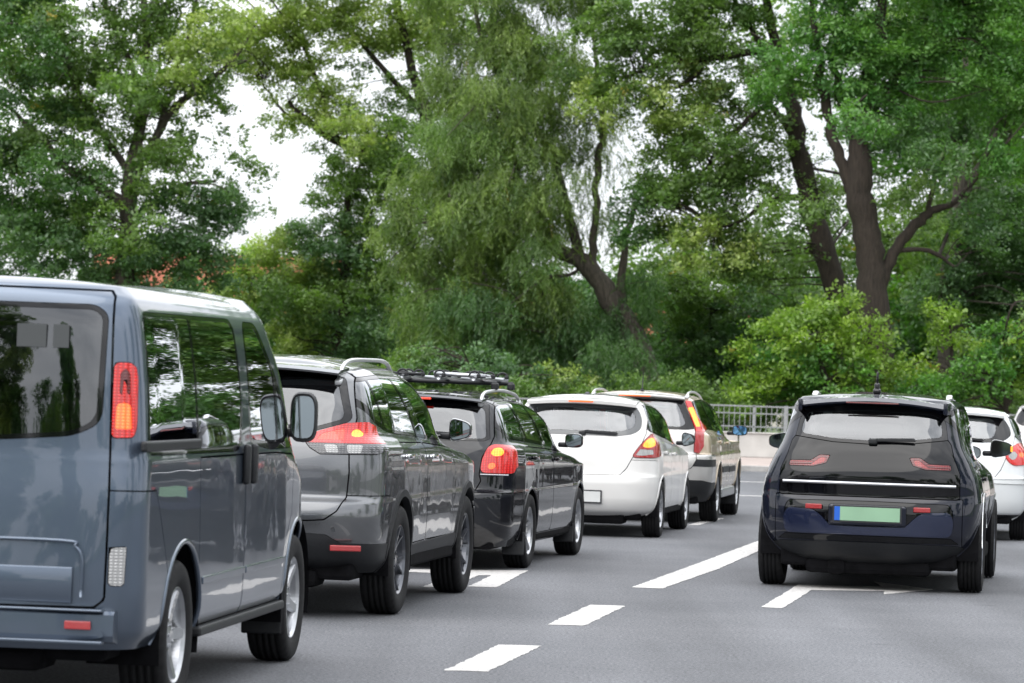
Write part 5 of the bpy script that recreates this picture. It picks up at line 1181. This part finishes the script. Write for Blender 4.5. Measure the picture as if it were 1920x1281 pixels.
def leaves_obj(name, pts, rot, scl, col, kind, parent=None):
    n = len(pts); me = bpy.data.meshes.new(name); me.vertices.add(n); me.vertices.foreach_set('co', pts.ravel().astype(np.float32))
    for nm, t, key, v in (('rot', 'FLOAT_VECTOR', 'vector', rot), ('scl', 'FLOAT', 'value', scl), ('pick', 'INT', 'value', RNG.integers(0, 4, n)), ('tint', 'FLOAT_COLOR', 'color', np.concatenate([np.clip(col, 0, 1), np.ones((n, 1))], 1))):
        at = me.attributes.new(nm, t, 'POINT'); at.data.foreach_set(key, np.ascontiguousarray(v).ravel().astype(np.int32 if t == 'INT' else np.float32))
    me.materials.append(M['leaf']); o = link(name, me, parent); md = o.modifiers.new('leaves', 'NODES'); md.node_group = GN[kind]; return o
def unit(v): return v/np.maximum(np.linalg.norm(v, axis=1, keepdims=True), 1e-6)
GAIN = 1.9
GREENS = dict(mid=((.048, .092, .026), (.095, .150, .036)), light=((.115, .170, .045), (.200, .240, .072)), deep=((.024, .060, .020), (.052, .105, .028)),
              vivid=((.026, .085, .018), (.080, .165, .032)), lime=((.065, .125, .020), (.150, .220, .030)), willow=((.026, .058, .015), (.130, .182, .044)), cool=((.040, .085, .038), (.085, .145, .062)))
def foliage(blobs, kind='broad', size=1.0, droop=0.0, dens=1.0):
    """blobs: (centre, (rx,ry,rz), palette, lai) -> points for leafy twigs"""
    Ps, Rs, Ss, Ks, cl = [], [], [], [], []
    la = np.mean([s[1] for s in SPR[kind]])*size*size
    for c, r, pal, lai in blobs:
        r = np.array(r); c = np.array(c); a0, a1 = [np.array(q)*GAIN for q in GREENS[pal]]
        area = math.pi*r[0]*r[2]; nl = max(4, int(area*lai*1.7*dens/la)); rc = np.clip(.30*min(r[0], r[2]), .28, .80)
        nc = max(6, int(area*2.4/(rc*rc*math.pi)*(.6+lai*.22)*(1.15 if droop else 1)))
        d = unit(RNG.normal(size=(nc, 3))); q = c+d*r*(RNG.uniform(.15, 1, (nc, 1))**.5)
        ct = RNG.beta(1.1, 1.4, (nc, 1)); wgt = RNG.uniform(.3, 1.6, nc); wgt /= wgt.sum()
        k = RNG.choice(nc, nl, p=wgt)
        g = unit(RNG.normal(size=(nl, 3)))*(RNG.uniform(0, 1, (nl, 1))**.45)*rc*1.15*np.array([1.1, 1.1, .62])
        s = RNG.uniform(.7, 1.3, nl)*size
        if droop:
            # strands hang in fringes from each clump
            pos = q[k]+g*np.array([1, 1, .55])+np.array([0, 0, -1.])*(RNG.uniform(0, 1, (nl, 1))**1.5*droop)+np.array([0, 0, .3*droop])
            rot = np.stack([RNG.normal(size=nl)*.45, RNG.normal(size=nl)*.45, RNG.uniform(0, 6.28, nl)], 1)
        else:
            pos = q[k]+g; az = np.arctan2(g[:, 1], g[:, 0])+RNG.normal(size=nl)*.7
            rot = np.stack([RNG.normal(size=nl)*.5, RNG.normal(size=nl)*.45+.15, az], 1)
        mix = np.clip(ct[k]*.8+RNG.uniform(0, .35, (nl, 1))+(g[:, 2:3]/rc)*.18, 0, 1); col = a0*(1-mix)+a1*mix  # clump tops tinted lighter, undersides darker: mild shading put into the leaf colour
        col = col*RNG.uniform(.85, 1.15, (nl, 1)); yel = RNG.uniform(0, 1, nl) < .002; col[yel] = np.array([.34, .28, .05])
        Ps.append(pos); Rs.append(rot); Ss.append(s); Ks.append(col); cl.append(q)
    return [np.concatenate(a) for a in (Ps, Rs, Ss, Ks, cl)]
def limb(pts, D, dz=0):
    """limb drawn through photograph points (px, py, radius px) at distance D -> points, radii"""
    out = [(P(a[0], a[1], D+(a[3] if len(a) > 3 else 0)), a[2]*.86*D/CAM_F) for a in pts]
    pp = cr([tuple(o[0])+(o[1],) for o in out], 5)
    pp = [(p[0]+random.gauss(0, .03), p[1], p[2], p[3]*random.uniform(.93, 1.08)) for p in pp]
    return [p[:3] for p in pp], [max(.012, p[3]) for p in pp]
def tree(name, label, cat, D, trunk, limbs, blobs, kind='broad', size=1.0, droop=0.0, barkm='bark', group=None, dens=1.0, twigs=60, depth=2.6):
    """trunk/limbs: photograph points; blobs: (px, py, rx, ry, palette, lai[, depth offset])"""
    k = D/CAM_F
    tp, tr = limb(trunk, D); base = Vector(tp[0])
    if base.z > .3: tp = [(base.x, base.y, -.1)]+tp; tr = [tr[0]*1.12]+tr
    root = empty(name, (tp[0][0], tp[0][1], 0)); tag(root, label, cat, group); O = np.array(root.location)
    loc = lambda pts: [tuple(np.array(p)-O) for p in pts]
    tubes('trunk', [(loc(tp), tr)], M[barkm], root, 14)
    for L_ in limbs:
        lp, lr = limb(L_, D); tubes('limb', [(loc(lp), lr)], M[barkm], root, 9)
    B = []
    for b in blobs:
        c = P(b[0], b[1], D+(b[6] if len(b) > 6 else 0)); rx, rz = b[2]*k, b[3]*k; B.append((np.array(c)-O, (rx, min(depth, max(rx, 1.0)), rz), b[4], b[5]))
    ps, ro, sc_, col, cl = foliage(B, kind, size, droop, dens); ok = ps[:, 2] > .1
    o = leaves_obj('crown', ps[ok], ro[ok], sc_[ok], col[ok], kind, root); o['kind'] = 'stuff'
    # thin twigs from the wood into the clumps
    wood = np.array(loc(tp)+[q for L_ in limbs for q in loc(limb(L_, D)[0])]); sp = []
    for i in RNG.choice(len(cl), min(twigs, len(cl)), replace=False):
        q = cl[i]; w = wood[np.argmin(((wood-q)*np.array([1, 1, 1.6]))@((wood-q)*np.array([1, 1, 1.6])).T if False else (((wood-q)*np.array([1, 1, 1.4]))**2).sum(1)+np.where(wood[:, 2] > q[2]+.3, 4, 0))]
        d = np.linalg.norm(q-w)
        if d < .3 or d > 6.5: continue
        mid = (q+w)/2+RNG.normal(size=3)*.12*d+np.array([0, 0, .10*d]); pp = cr([w, mid, q], 4); r0 = .012+.009*d
        sp.append((pp, list(np.linspace(r0, .008, len(pp)))))
    if sp: t = tubes('twigs', sp, M[barkm], root, 5); t['kind'] = 'stuff'
    return root

DEEP = 104
trees = []
# left: tall poplar
trees.append(tree('poplar_tree', 'tall poplar with an upright trunk at the left of the picture, behind the van', 'tree', 100,
  [(236, 560, 22), (240, 400, 19), (246, 330, 17), (262, 240, 12), (275, 120, 9), (270, -20, 7), (262, -200, 4)],
  [[(244, 350, 13), (290, 265, 9), (330, 200, 8), (420, 130, 6), (470, 60, 4)], [(240, 400, 11), (190, 350, 8), (110, 310, 6), (20, 300, 4)], [(238, 380, 11), (130, 320, 8), (70, 250, 6), (0, 190, 4)], [(262, 240, 8), (250, 130, 6), (200, 20, 5), (190, -90, 3)],
   [(240, 420, 10), (300, 370, 7), (350, 345, 5), (410, 340, 3)], [(245, 330, 8), (150, 180, 6), (110, 60, 4)], [(290, 265, 6), (340, 120, 5), (370, 0, 3)]],
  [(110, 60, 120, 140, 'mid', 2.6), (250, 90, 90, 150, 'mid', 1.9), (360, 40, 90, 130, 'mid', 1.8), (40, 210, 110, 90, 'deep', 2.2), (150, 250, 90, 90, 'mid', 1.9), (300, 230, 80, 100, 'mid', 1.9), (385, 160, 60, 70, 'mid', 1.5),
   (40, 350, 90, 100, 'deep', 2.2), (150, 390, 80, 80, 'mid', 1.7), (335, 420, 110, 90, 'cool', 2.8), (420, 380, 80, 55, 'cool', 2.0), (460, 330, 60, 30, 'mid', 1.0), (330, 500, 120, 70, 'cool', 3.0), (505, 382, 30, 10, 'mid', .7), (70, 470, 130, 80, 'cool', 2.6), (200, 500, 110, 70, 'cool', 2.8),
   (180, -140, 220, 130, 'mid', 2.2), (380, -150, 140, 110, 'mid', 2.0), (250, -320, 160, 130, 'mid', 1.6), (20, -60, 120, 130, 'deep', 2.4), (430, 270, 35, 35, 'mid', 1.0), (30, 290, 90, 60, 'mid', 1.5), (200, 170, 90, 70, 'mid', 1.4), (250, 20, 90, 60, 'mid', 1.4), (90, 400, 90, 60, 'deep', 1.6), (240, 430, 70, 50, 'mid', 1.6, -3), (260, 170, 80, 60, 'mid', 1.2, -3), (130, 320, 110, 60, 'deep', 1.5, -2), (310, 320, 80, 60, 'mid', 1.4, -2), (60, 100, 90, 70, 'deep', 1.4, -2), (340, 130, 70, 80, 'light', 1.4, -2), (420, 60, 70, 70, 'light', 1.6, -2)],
  kind='broad', barkm='barkg', twigs=140))
# light upper crown left of the willow
trees.append(tree('poplar_tree', 'pale green poplar with a thick bare limb leaning left, left of the willow', 'tree', 108,
  [(900, 640, 34), (880, 480, 30), (840, 390, 26), (780, 330, 22), (705, 296, 17), (625, 258, 11), (575, 225, 7), (540, 190, 4)],
  [[(840, 390, 20), (800, 220, 14), (770, 120, 10), (740, -20, 7), (730, -180, 4)], [(800, 220, 8), (720, 130, 6), (660, 60, 4)], [(625, 258, 7), (600, 170, 5), (570, 90, 4)], [(575, 225, 5), (530, 210, 3), (490, 150, 2)]],
  [(520, 80, 110, 70, 'light', 2.4), (590, 60, 90, 90, 'light', 2.2), (560, 180, 65, 55, 'light', 1.7), (620, 190, 70, 60, 'light', 1.8), (690, 230, 70, 55, 'mid', 1.7), (700, 60, 100, 75, 'light', 1.6), (790, 60, 100, 110, 'light', 2.4), (540, 235, 60, 30, 'light', 1.2),
   (770, 180, 60, 80, 'mid', 1.4), (500, -60, 130, 70, 'light', 2.0), (680, -90, 160, 90, 'light', 2.2), (820, -100, 120, 110, 'light', 2.3), (700, -250, 160, 110, 'light', 1.6), (620, 290, 50, 22, 'mid', .8), (700, 330, 60, 50, 'mid', 1.8), (440, 90, 70, 60, 'light', 1.8), (480, 130, 60, 40, 'light', 1.4), (780, 290, 80, 70, 'mid', 2.0, -3), (660, 250, 80, 50, 'light', 1.4, -3), (850, 420, 80, 60, 'mid', 2.0, -4), (740, 270, 60, 40, 'mid', 2.0), (660, 130, 40, 30, 'mid', .8)],
  kind='broad', size=.95, barkm='bark', twigs=120))
# centre: big willow
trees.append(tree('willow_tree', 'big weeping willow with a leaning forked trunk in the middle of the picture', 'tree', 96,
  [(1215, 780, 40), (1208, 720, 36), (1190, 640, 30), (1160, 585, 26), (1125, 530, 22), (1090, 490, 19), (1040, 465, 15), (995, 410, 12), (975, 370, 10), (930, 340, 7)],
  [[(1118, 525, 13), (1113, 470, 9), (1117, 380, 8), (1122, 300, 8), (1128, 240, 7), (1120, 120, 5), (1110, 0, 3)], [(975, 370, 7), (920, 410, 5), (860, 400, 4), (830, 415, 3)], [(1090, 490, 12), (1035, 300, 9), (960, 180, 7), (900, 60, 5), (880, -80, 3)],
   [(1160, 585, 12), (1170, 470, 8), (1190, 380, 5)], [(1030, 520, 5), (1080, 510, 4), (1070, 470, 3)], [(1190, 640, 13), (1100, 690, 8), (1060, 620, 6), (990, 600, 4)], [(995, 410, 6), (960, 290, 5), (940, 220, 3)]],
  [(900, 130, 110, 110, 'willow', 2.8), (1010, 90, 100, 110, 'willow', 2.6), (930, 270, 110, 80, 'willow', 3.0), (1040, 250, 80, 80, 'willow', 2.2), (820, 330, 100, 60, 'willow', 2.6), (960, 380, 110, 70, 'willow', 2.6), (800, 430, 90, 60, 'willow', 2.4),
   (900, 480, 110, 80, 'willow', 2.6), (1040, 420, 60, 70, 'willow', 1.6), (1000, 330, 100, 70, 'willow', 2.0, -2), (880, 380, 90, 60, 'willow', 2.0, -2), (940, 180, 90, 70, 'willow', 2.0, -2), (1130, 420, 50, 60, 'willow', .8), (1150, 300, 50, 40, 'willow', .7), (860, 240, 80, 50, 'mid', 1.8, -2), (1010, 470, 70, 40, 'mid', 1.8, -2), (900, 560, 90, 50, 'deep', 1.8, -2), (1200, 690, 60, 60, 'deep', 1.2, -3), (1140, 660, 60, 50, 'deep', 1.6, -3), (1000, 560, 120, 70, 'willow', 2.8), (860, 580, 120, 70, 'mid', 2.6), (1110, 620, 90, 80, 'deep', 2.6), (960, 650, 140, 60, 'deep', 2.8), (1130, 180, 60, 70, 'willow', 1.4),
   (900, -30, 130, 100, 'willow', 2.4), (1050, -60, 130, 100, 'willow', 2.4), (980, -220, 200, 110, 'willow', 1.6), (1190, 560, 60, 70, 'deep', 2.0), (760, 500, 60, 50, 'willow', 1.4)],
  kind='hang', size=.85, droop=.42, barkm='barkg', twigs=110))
# stump-like second stem of the willow
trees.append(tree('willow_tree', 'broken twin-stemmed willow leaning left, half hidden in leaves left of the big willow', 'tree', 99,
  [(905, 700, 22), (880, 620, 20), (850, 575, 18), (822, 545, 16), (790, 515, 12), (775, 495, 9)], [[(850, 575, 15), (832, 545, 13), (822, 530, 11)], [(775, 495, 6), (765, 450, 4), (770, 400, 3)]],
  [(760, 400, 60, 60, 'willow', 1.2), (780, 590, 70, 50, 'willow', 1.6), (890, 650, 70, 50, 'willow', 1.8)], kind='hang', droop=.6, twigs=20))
# lower shrubs left of centre
trees.append(tree('shrub', 'yellow-green bush in front of the reddish building, left of centre', 'shrub', 118, [(470, 620, 7), (475, 540, 5), (480, 480, 3)], [], [(460, 500, 60, 45, 'lime', 2.4), (440, 560, 60, 50, 'light', 2.2), (500, 470, 40, 30, 'light', 1.8)], size=.9, twigs=20))
trees.append(tree('maple_tree', 'mid green rounded tree behind the dark grey utility vehicle', 'tree', 106, [(640, 700, 14), (645, 560, 12), (650, 430, 8), (655, 340, 5)], [[(645, 560, 8), (560, 480, 5)], [(648, 500, 7), (720, 420, 4)]],
  [(650, 380, 75, 60, 'mid', 2.6), (670, 310, 60, 50, 'mid', 2.0), (760, 350, 70, 70, 'mid', 2.2), (630, 460, 100, 60, 'cool', 3.0), (550, 490, 70, 60, 'light', 2.6), (700, 490, 80, 70, 'mid', 2.6), (600, 570, 130, 70, 'mid', 3.2), (540, 640, 80, 60, 'light', 2.4), (690, 640, 120, 60, 'cool', 3.0)], size=.9))
trees.append(tree('shrub', 'grey-green shrub just above the roof of the black estate', 'shrub', 92, [(900, 760, 9), (895, 720, 6), (880, 680, 4)], [], [(860, 690, 110, 40, 'cool', 2.8), (980, 720, 90, 30, 'cool', 2.6), (770, 690, 80, 40, 'mid', 2.4), (1060, 710, 60, 40, 'light', 1.8)], size=.9, twigs=24))
# right-centre tree
trees.append(tree('ash_tree', 'tree with a leaning brown trunk right of the willow, its crown reaching to the top', 'tree', 93,
  [(1600, 760, 33), (1590, 640, 29), (1568, 540, 26), (1535, 440, 24), (1512, 350, 22), (1495, 260, 20), (1482, 190, 17), (1455, 90, 12), (1440, 0, 9), (1430, -140, 5)],
  [[(1500, 275, 9), (1450, 205, 7), (1410, 215, 6), (1360, 270, 5), (1310, 335, 3)], [(1460, 90, 9), (1330, 110, 7), (1240, 120, 5), (1160, 150, 3)], [(1520, 370, 8), (1450, 375, 6), (1390, 415, 4), (1340, 430, 3)], [(1482, 190, 9), (1400, 40, 6), (1330, -80, 4)], [(1330, 110, 5), (1280, 160, 4), (1230, 165, 3)]],
  [(1120, 90, 90, 90, 'mid', 2.2), (1230, 60, 110, 90, 'mid', 2.8), (1350, 50, 110, 90, 'mid', 2.6), (1270, 190, 90, 80, 'light', 2.4), (1380, 180, 100, 80, 'mid', 2.4), (1140, 190, 60, 60, 'light', 1.7), (1330, 290, 110, 80, 'mid', 2.4), (1270, 380, 90, 80, 'mid', 2.4),
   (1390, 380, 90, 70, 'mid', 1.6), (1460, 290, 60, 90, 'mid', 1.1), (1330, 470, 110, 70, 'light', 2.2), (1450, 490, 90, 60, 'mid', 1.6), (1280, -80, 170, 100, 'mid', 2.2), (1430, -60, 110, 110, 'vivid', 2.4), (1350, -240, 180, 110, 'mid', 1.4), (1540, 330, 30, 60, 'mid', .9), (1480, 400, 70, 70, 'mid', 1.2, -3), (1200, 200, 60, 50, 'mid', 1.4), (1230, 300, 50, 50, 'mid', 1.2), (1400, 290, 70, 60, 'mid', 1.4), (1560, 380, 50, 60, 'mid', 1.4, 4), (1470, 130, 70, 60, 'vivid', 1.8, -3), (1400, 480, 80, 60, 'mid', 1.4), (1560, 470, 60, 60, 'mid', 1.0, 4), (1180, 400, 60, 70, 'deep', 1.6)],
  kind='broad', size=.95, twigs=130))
# right: broad dark-stemmed maple
trees.append(tree('maple_tree', 'broad maple with a thick dark forking trunk at the right of the picture', 'tree', 90,
  [(1650, 770, 42), (1645, 680, 37), (1640, 590, 34), (1632, 490, 32), (1620, 410, 30), (1612, 330, 28), (1615, 260, 22), (1630, 160, 17), (1650, 50, 12), (1660, -120, 6)],
  [[(1622, 400, 20), (1590, 340, 14), (1565, 270, 12), (1550, 200, 11), (1535, 120, 9), (1520, 0, 5)], [(1645, 560, 18), (1668, 490, 14), (1710, 430, 12), (1750, 395, 9), (1790, 380, 6), (1830, 330, 4)], [(1710, 430, 7), (1740, 390, 6), (1755, 320, 4)], [(1615, 280, 12), (1580, 200, 11), (1560, 110, 7)], [(1680, 470, 6), (1740, 470, 5), (1790, 500, 3)], [(1625, 200, 9), (1720, 100, 7), (1800, 10, 4)]],
  [(1560, 60, 90, 70, 'vivid', 2.6), (1650, 90, 100, 70, 'vivid', 2.8), (1760, 60, 110, 80, 'vivid', 2.6), (1870, 40, 100, 80, 'vivid', 2.8), (1590, 150, 80, 50, 'vivid', 2.2), (1700, 170, 90, 60, 'vivid', 2.4), (1840, 160, 90, 70, 'vivid', 2.4), (1450, 150, 60, 60, 'vivid', 1.6), (1930, 180, 70, 90, 'vivid', 2.4),
   (1640, 250, 60, 40, 'deep', 1.6), (1730, 260, 70, 50, 'deep', 1.8), (1890, 290, 90, 50, 'vivid', 1.8), (1700, 350, 80, 60, 'mid', 1.2), (1600, 230, 70, 40, 'vivid', 1.4, -3), (1760, 440, 80, 60, 'mid', 1.2, 5), (1850, 420, 60, 60, 'deep', 1.6), (1760, 300, 70, 50, 'deep', 1.4, -2), (1700, -80, 200, 100, 'vivid', 2.4), (1900, -90, 140, 110, 'vivid', 2.4), (1750, -260, 220, 120, 'vivid', 1.5), (1570, -60, 90, 80, 'vivid', 2.4)],
  kind='fine', size=1.15, twigs=120))
trees.append(tree('ash_tree', 'slim grey forked trunk with dark leaves near the right edge, behind the maple', 'tree', 101,
  [(1772, 790, 17), (1770, 700, 16), (1772, 560, 14), (1785, 440, 14), (1797, 370, 14), (1803, 300, 12), (1805, 220, 9), (1810, 80, 6)], [[(1795, 400, 9), (1815, 350, 8), (1835, 310, 6), (1870, 240, 4)], [(1803, 300, 6), (1785, 250, 5), (1770, 180, 4)]],
  [(1800, 200, 80, 70, 'deep', 2.0), (1880, 390, 80, 90, 'deep', 2.4), (1840, 470, 110, 70, 'deep', 3.0), (1930, 480, 80, 100, 'deep', 2.8), (1780, 540, 90, 60, 'cool', 2.6), (1900, 590, 90, 60, 'deep', 2.6), (1850, 560, 60, 50, 'cool', 2.0)], barkm='barkg', size=.9))
# right understory
trees.append(tree('shrub', 'large bright green bush behind the railing, left of the navy electric hatchback', 'shrub', 88, [(1560, 790, 10), (1550, 720, 8), (1530, 640, 5)], [[(1555, 740, 5), (1470, 690, 3)], [(1550, 720, 5), (1620, 650, 3)]],
  [(1500, 620, 90, 55, 'lime', 2.4), (1580, 610, 80, 60, 'lime', 2.0), (1450, 680, 80, 50, 'lime', 2.6), (1430, 735, 90, 35, 'lime', 2.8), (1540, 690, 110, 60, 'vivid', 2.4), (1620, 700, 80, 60, 'lime', 2.0), (1560, 570, 50, 25, 'lime', 1.3), (1650, 640, 40, 40, 'lime', 1.4), (1560, 740, 120, 40, 'vivid', 2.6)], size=.9))
trees.append(tree('shrub', 'yellow-green sapling in front of the slim trunk near the right edge', 'shrub', 89, [(1800, 800, 5), (1790, 700, 4), (1780, 610, 3)], [], [(1775, 600, 50, 25, 'lime', 1.8), (1800, 640, 55, 25, 'lime', 1.4), (1750, 570, 25, 18, 'lime', 1.0), (1720, 700, 60, 50, 'lime', 1.6)], size=.9, twigs=20))
trees.append(tree('shrub', 'green bush at the right edge above the white hatchback', 'shrub', 87, [(1890, 800, 7), (1885, 720, 5), (1880, 650, 3)], [[(1888, 760, 4), (1905, 700, 3)]], [(1880, 650, 70, 50, 'vivid', 2.0), (1850, 710, 90, 45, 'vivid', 2.4), (1930, 680, 60, 70, 'lime', 2.0), (1740, 740, 80, 40, 'vivid', 2.6), (1930, 600, 50, 40, 'mid', 1.6)], size=.9))
trees.append(tree('maple_tree', 'dark young maple in the shade between the willow and the bright bush', 'tree', 100, [(1345, 780, 12), (1340, 660, 10), (1335, 560, 7)], [[(1342, 700, 5), (1300, 640, 3)]],
  [(1330, 570, 90, 60, 'mid', 2.4), (1270, 560, 80, 60, 'mid', 2.4), (1340, 650, 70, 60, 'cool', 2.4), (1400, 590, 80, 60, 'deep', 2.6), (1280, 680, 90, 60, 'deep', 2.8), (1400, 700, 70, 50, 'deep', 2.8), (1470, 560, 70, 40, 'mid', 2.0)], size=.9))
# far wood behind everything (reads as one mass)
B = []
for x in range(560, 2100, 42):
    c = P(x, 765+random.uniform(-8, 10), 90+random.uniform(-2, 5)); B.append((np.array(c), (.8, .9, .75), ('vivid', 'deep', 'mid')[x % 3], 2.2))
a = foliage(B, 'broad', .8); o = leaves_obj('undergrowth', *a[:4], 'broad'); tag(o, 'low leafy undergrowth along the back of the grey railing', 'undergrowth', kind='stuff'); B = []
for x in range(-200, 2150, 95):
    for y, pal, l_ in ((700, 'deep', 3.2), (640, 'deep', 3.0), (575, 'deep', 2.6), (520, 'mid', 1.7)):
        if y == 520 and (x < 520 or 1060 < x < 1180): continue
        c = P(x+random.uniform(-20, 20), y+random.uniform(-12, 12), 122+random.uniform(-4, 8)); B.append((np.array(c), (1.7, 1.8, 1.15), pal, l_))
for x, y, rx, ry, l_ in [(1500, 440, 120, 60, 1.4), (1700, 420, 120, 80, 1.8), (1880, 400, 120, 120, 2.2), (1250, 470, 100, 50, 1.6), (1640, 260, 100, 80, 1.2), (1820, 240, 130, 90, 1.6), (1280, 300, 90, 90, 1.2), (900, 350, 120, 140, 1.6), (1000, 160, 130, 120, 1.4), (100, 430, 160, 70, 1.6), (60, 130, 160, 160, 1.0), (1560, 90, 300, 110, 1.2), (880, 60, 120, 110, 1.0)]:
    c = P(x, y, 126); k = 126/CAM_F; B.append((np.array(c), (rx*k, 2, ry*k), 'mid', l_))
for i in range(330):     # the wood goes on to the right of the picture
    x = 14+46*RNG.uniform(0, 1)**1.1; y = 118-(x-14)*1.1+RNG.uniform(-9, 9); z = .6+15*RNG.uniform(0, 1)**1.6
    B.append((np.array((x, y, z)), (2.6, 2.4, 2.0), ('deep', 'mid', 'vivid')[i % 3], 1.5))
for i in range(150):     # and closes the view behind the camera
    x = RNG.uniform(-75, 75); B.append((np.array((x, -62+RNG.uniform(-9, 9)-abs(x)*.12, RNG.uniform(.5, 6+3.5*math.sin(x*.21)+1.5*math.sin(x*.6)))), (3.0, 2.6, 1.9), ('deep', 'mid', 'deep')[i % 3], 1.6))
a = foliage(B, 'broad', 1.7); o = leaves_obj('far_wood', *a[:4], 'broad'); tag(o, 'shaded mass of woodland and undergrowth behind the nearer trees and railing', 'wood', kind='stuff')
# grass strip behind the wall
n = 26000; gx = RNG.uniform(-26, 28, n); gy = RNG.uniform(82.2, 90, n); gp = np.stack([gx, gy, np.full(n, .12)], 1); gd = unit(RNG.normal(size=(n, 3))*.3+np.array([0, 0, 1.]))
gc = np.array([.05, .10, .025])*RNG.uniform(.7, 1.4, (n, 1)); o = link('grass', quads_mesh('grass', gp, gd, unit(RNG.normal(size=(n, 3))), RNG.uniform(.15, .5, n), np.full(n, .03), gc)); o.data.materials.clear(); o.data.materials.append(plain('grass_blades', (.07, .13, .03), .8)); tag(o, 'rough grass and low growth behind the railing', 'grass', kind='stuff')

# trees beside and behind the camera, copies of those in view (seen as reflections in paint and glass)
def copy_tree(o, parent=None):
    c = o.copy(); COL.objects.link(c); c.parent = parent
    for ch in list(o.children): copy_tree(ch, c)
    return c
side_spots = [(22, 16, 0, 1.0), (19, 30, 1, .9), (25, 42, 7, .8), (18, 52, 8, .85), (30, 24, 4, .9), (24, 4, 8, .9), (34, 60, 0, .9), (27, -12, 7, .9), (-26, 20, 8, .9), (-24, 40, 0, .9), (-28, 2, 7, .9), (-34, 58, 1, .9),
  (-30, -52, 8, .8), (-14, -62, 0, .75), (2, -70, 8, .7), (16, -58, 7, .75), (32, -50, 1, .8), (46, -40, 0, .8), (-46, -44, 1, .8), (-20, -30, 7, .8), (-34, -20, 8, .8), (-12, -44, 8, .8), (10, -50, 8, .75), (-60, -40, 0, .8), (60, -30, 8, .8)]
side_spots = side_spots[:]
for i, (x, y, k, s) in enumerate(side_spots):
    c = copy_tree(trees[k]); c.location = (x, y, 0); c.scale = (s, s, s); c.rotation_euler = (0, 0, random.uniform(0, 6.28))
    c['label'] = 'roadside tree beside the lanes, outside the picture, seen only as a dark reflection'; c['group'] = 'roadside trees outside the picture'

# ------------------------------------------------------------------ building glimpsed through the trees
def building(name, label, x, y, w, h, wallm, roofm, cols, rows, face=-1):
    r = empty(name, (x, y, 0)); tag(r, label, 'building')
    box('wall', (0, 0, h/2), (w, 9, h), wallm, r, None, 0)
    bm = bmesh.new(); vv = [bm.verts.new(v) for v in ((-w/2-.4, -5, h), (w/2+.4, -5, h), (w/2+.4, 5, h), (-w/2-.4, 5, h), (-w/2-.4, 0, h+3.2), (w/2+.4, 0, h+3.2))]
    for f in ((0, 1, 5, 4), (2, 3, 4, 5), (0, 4, 3), (1, 2, 5), (3, 2, 1, 0)): bm.faces.new([vv[i] for i in f])
    bm_obj('roof', bm, roofm, r)
    for i in range(cols):
        for j in range(rows):
            cx = -w/2+(i+.5)*w/cols; cz = (j+.55)*h/rows
            f = box('window', (cx, -4.53, cz), (1.3, .08, 1.5), M['concrete'], r, None, .0); box('pane', (cx, -4.58, cz), (1.1, .03, 1.3), M['gloss'], f, None, 0)
brick = plain('salmon_render', (.42, .17, .12), .9, nscale=1.5, namp=.15); cream = plain('cream_render', (.55, .52, .46), .9, nscale=1, namp=.1)
tiles = plain('red_roof_tiles', (.30, .09, .05), .85, nscale=8, namp=.25)
c = P(400, 560, 170); building('apartment_building', 'salmon-red building glimpsed through leaves above the van roof', c.x, 174, 12, 4.6, brick, tiles, 5, 2)
c = P(1240, 480, 190); building('apartment_building', 'pale building with red gable glimpsed through leaves right of the willow', c.x, 194, 14, 4, cream, tiles, 6, 2)
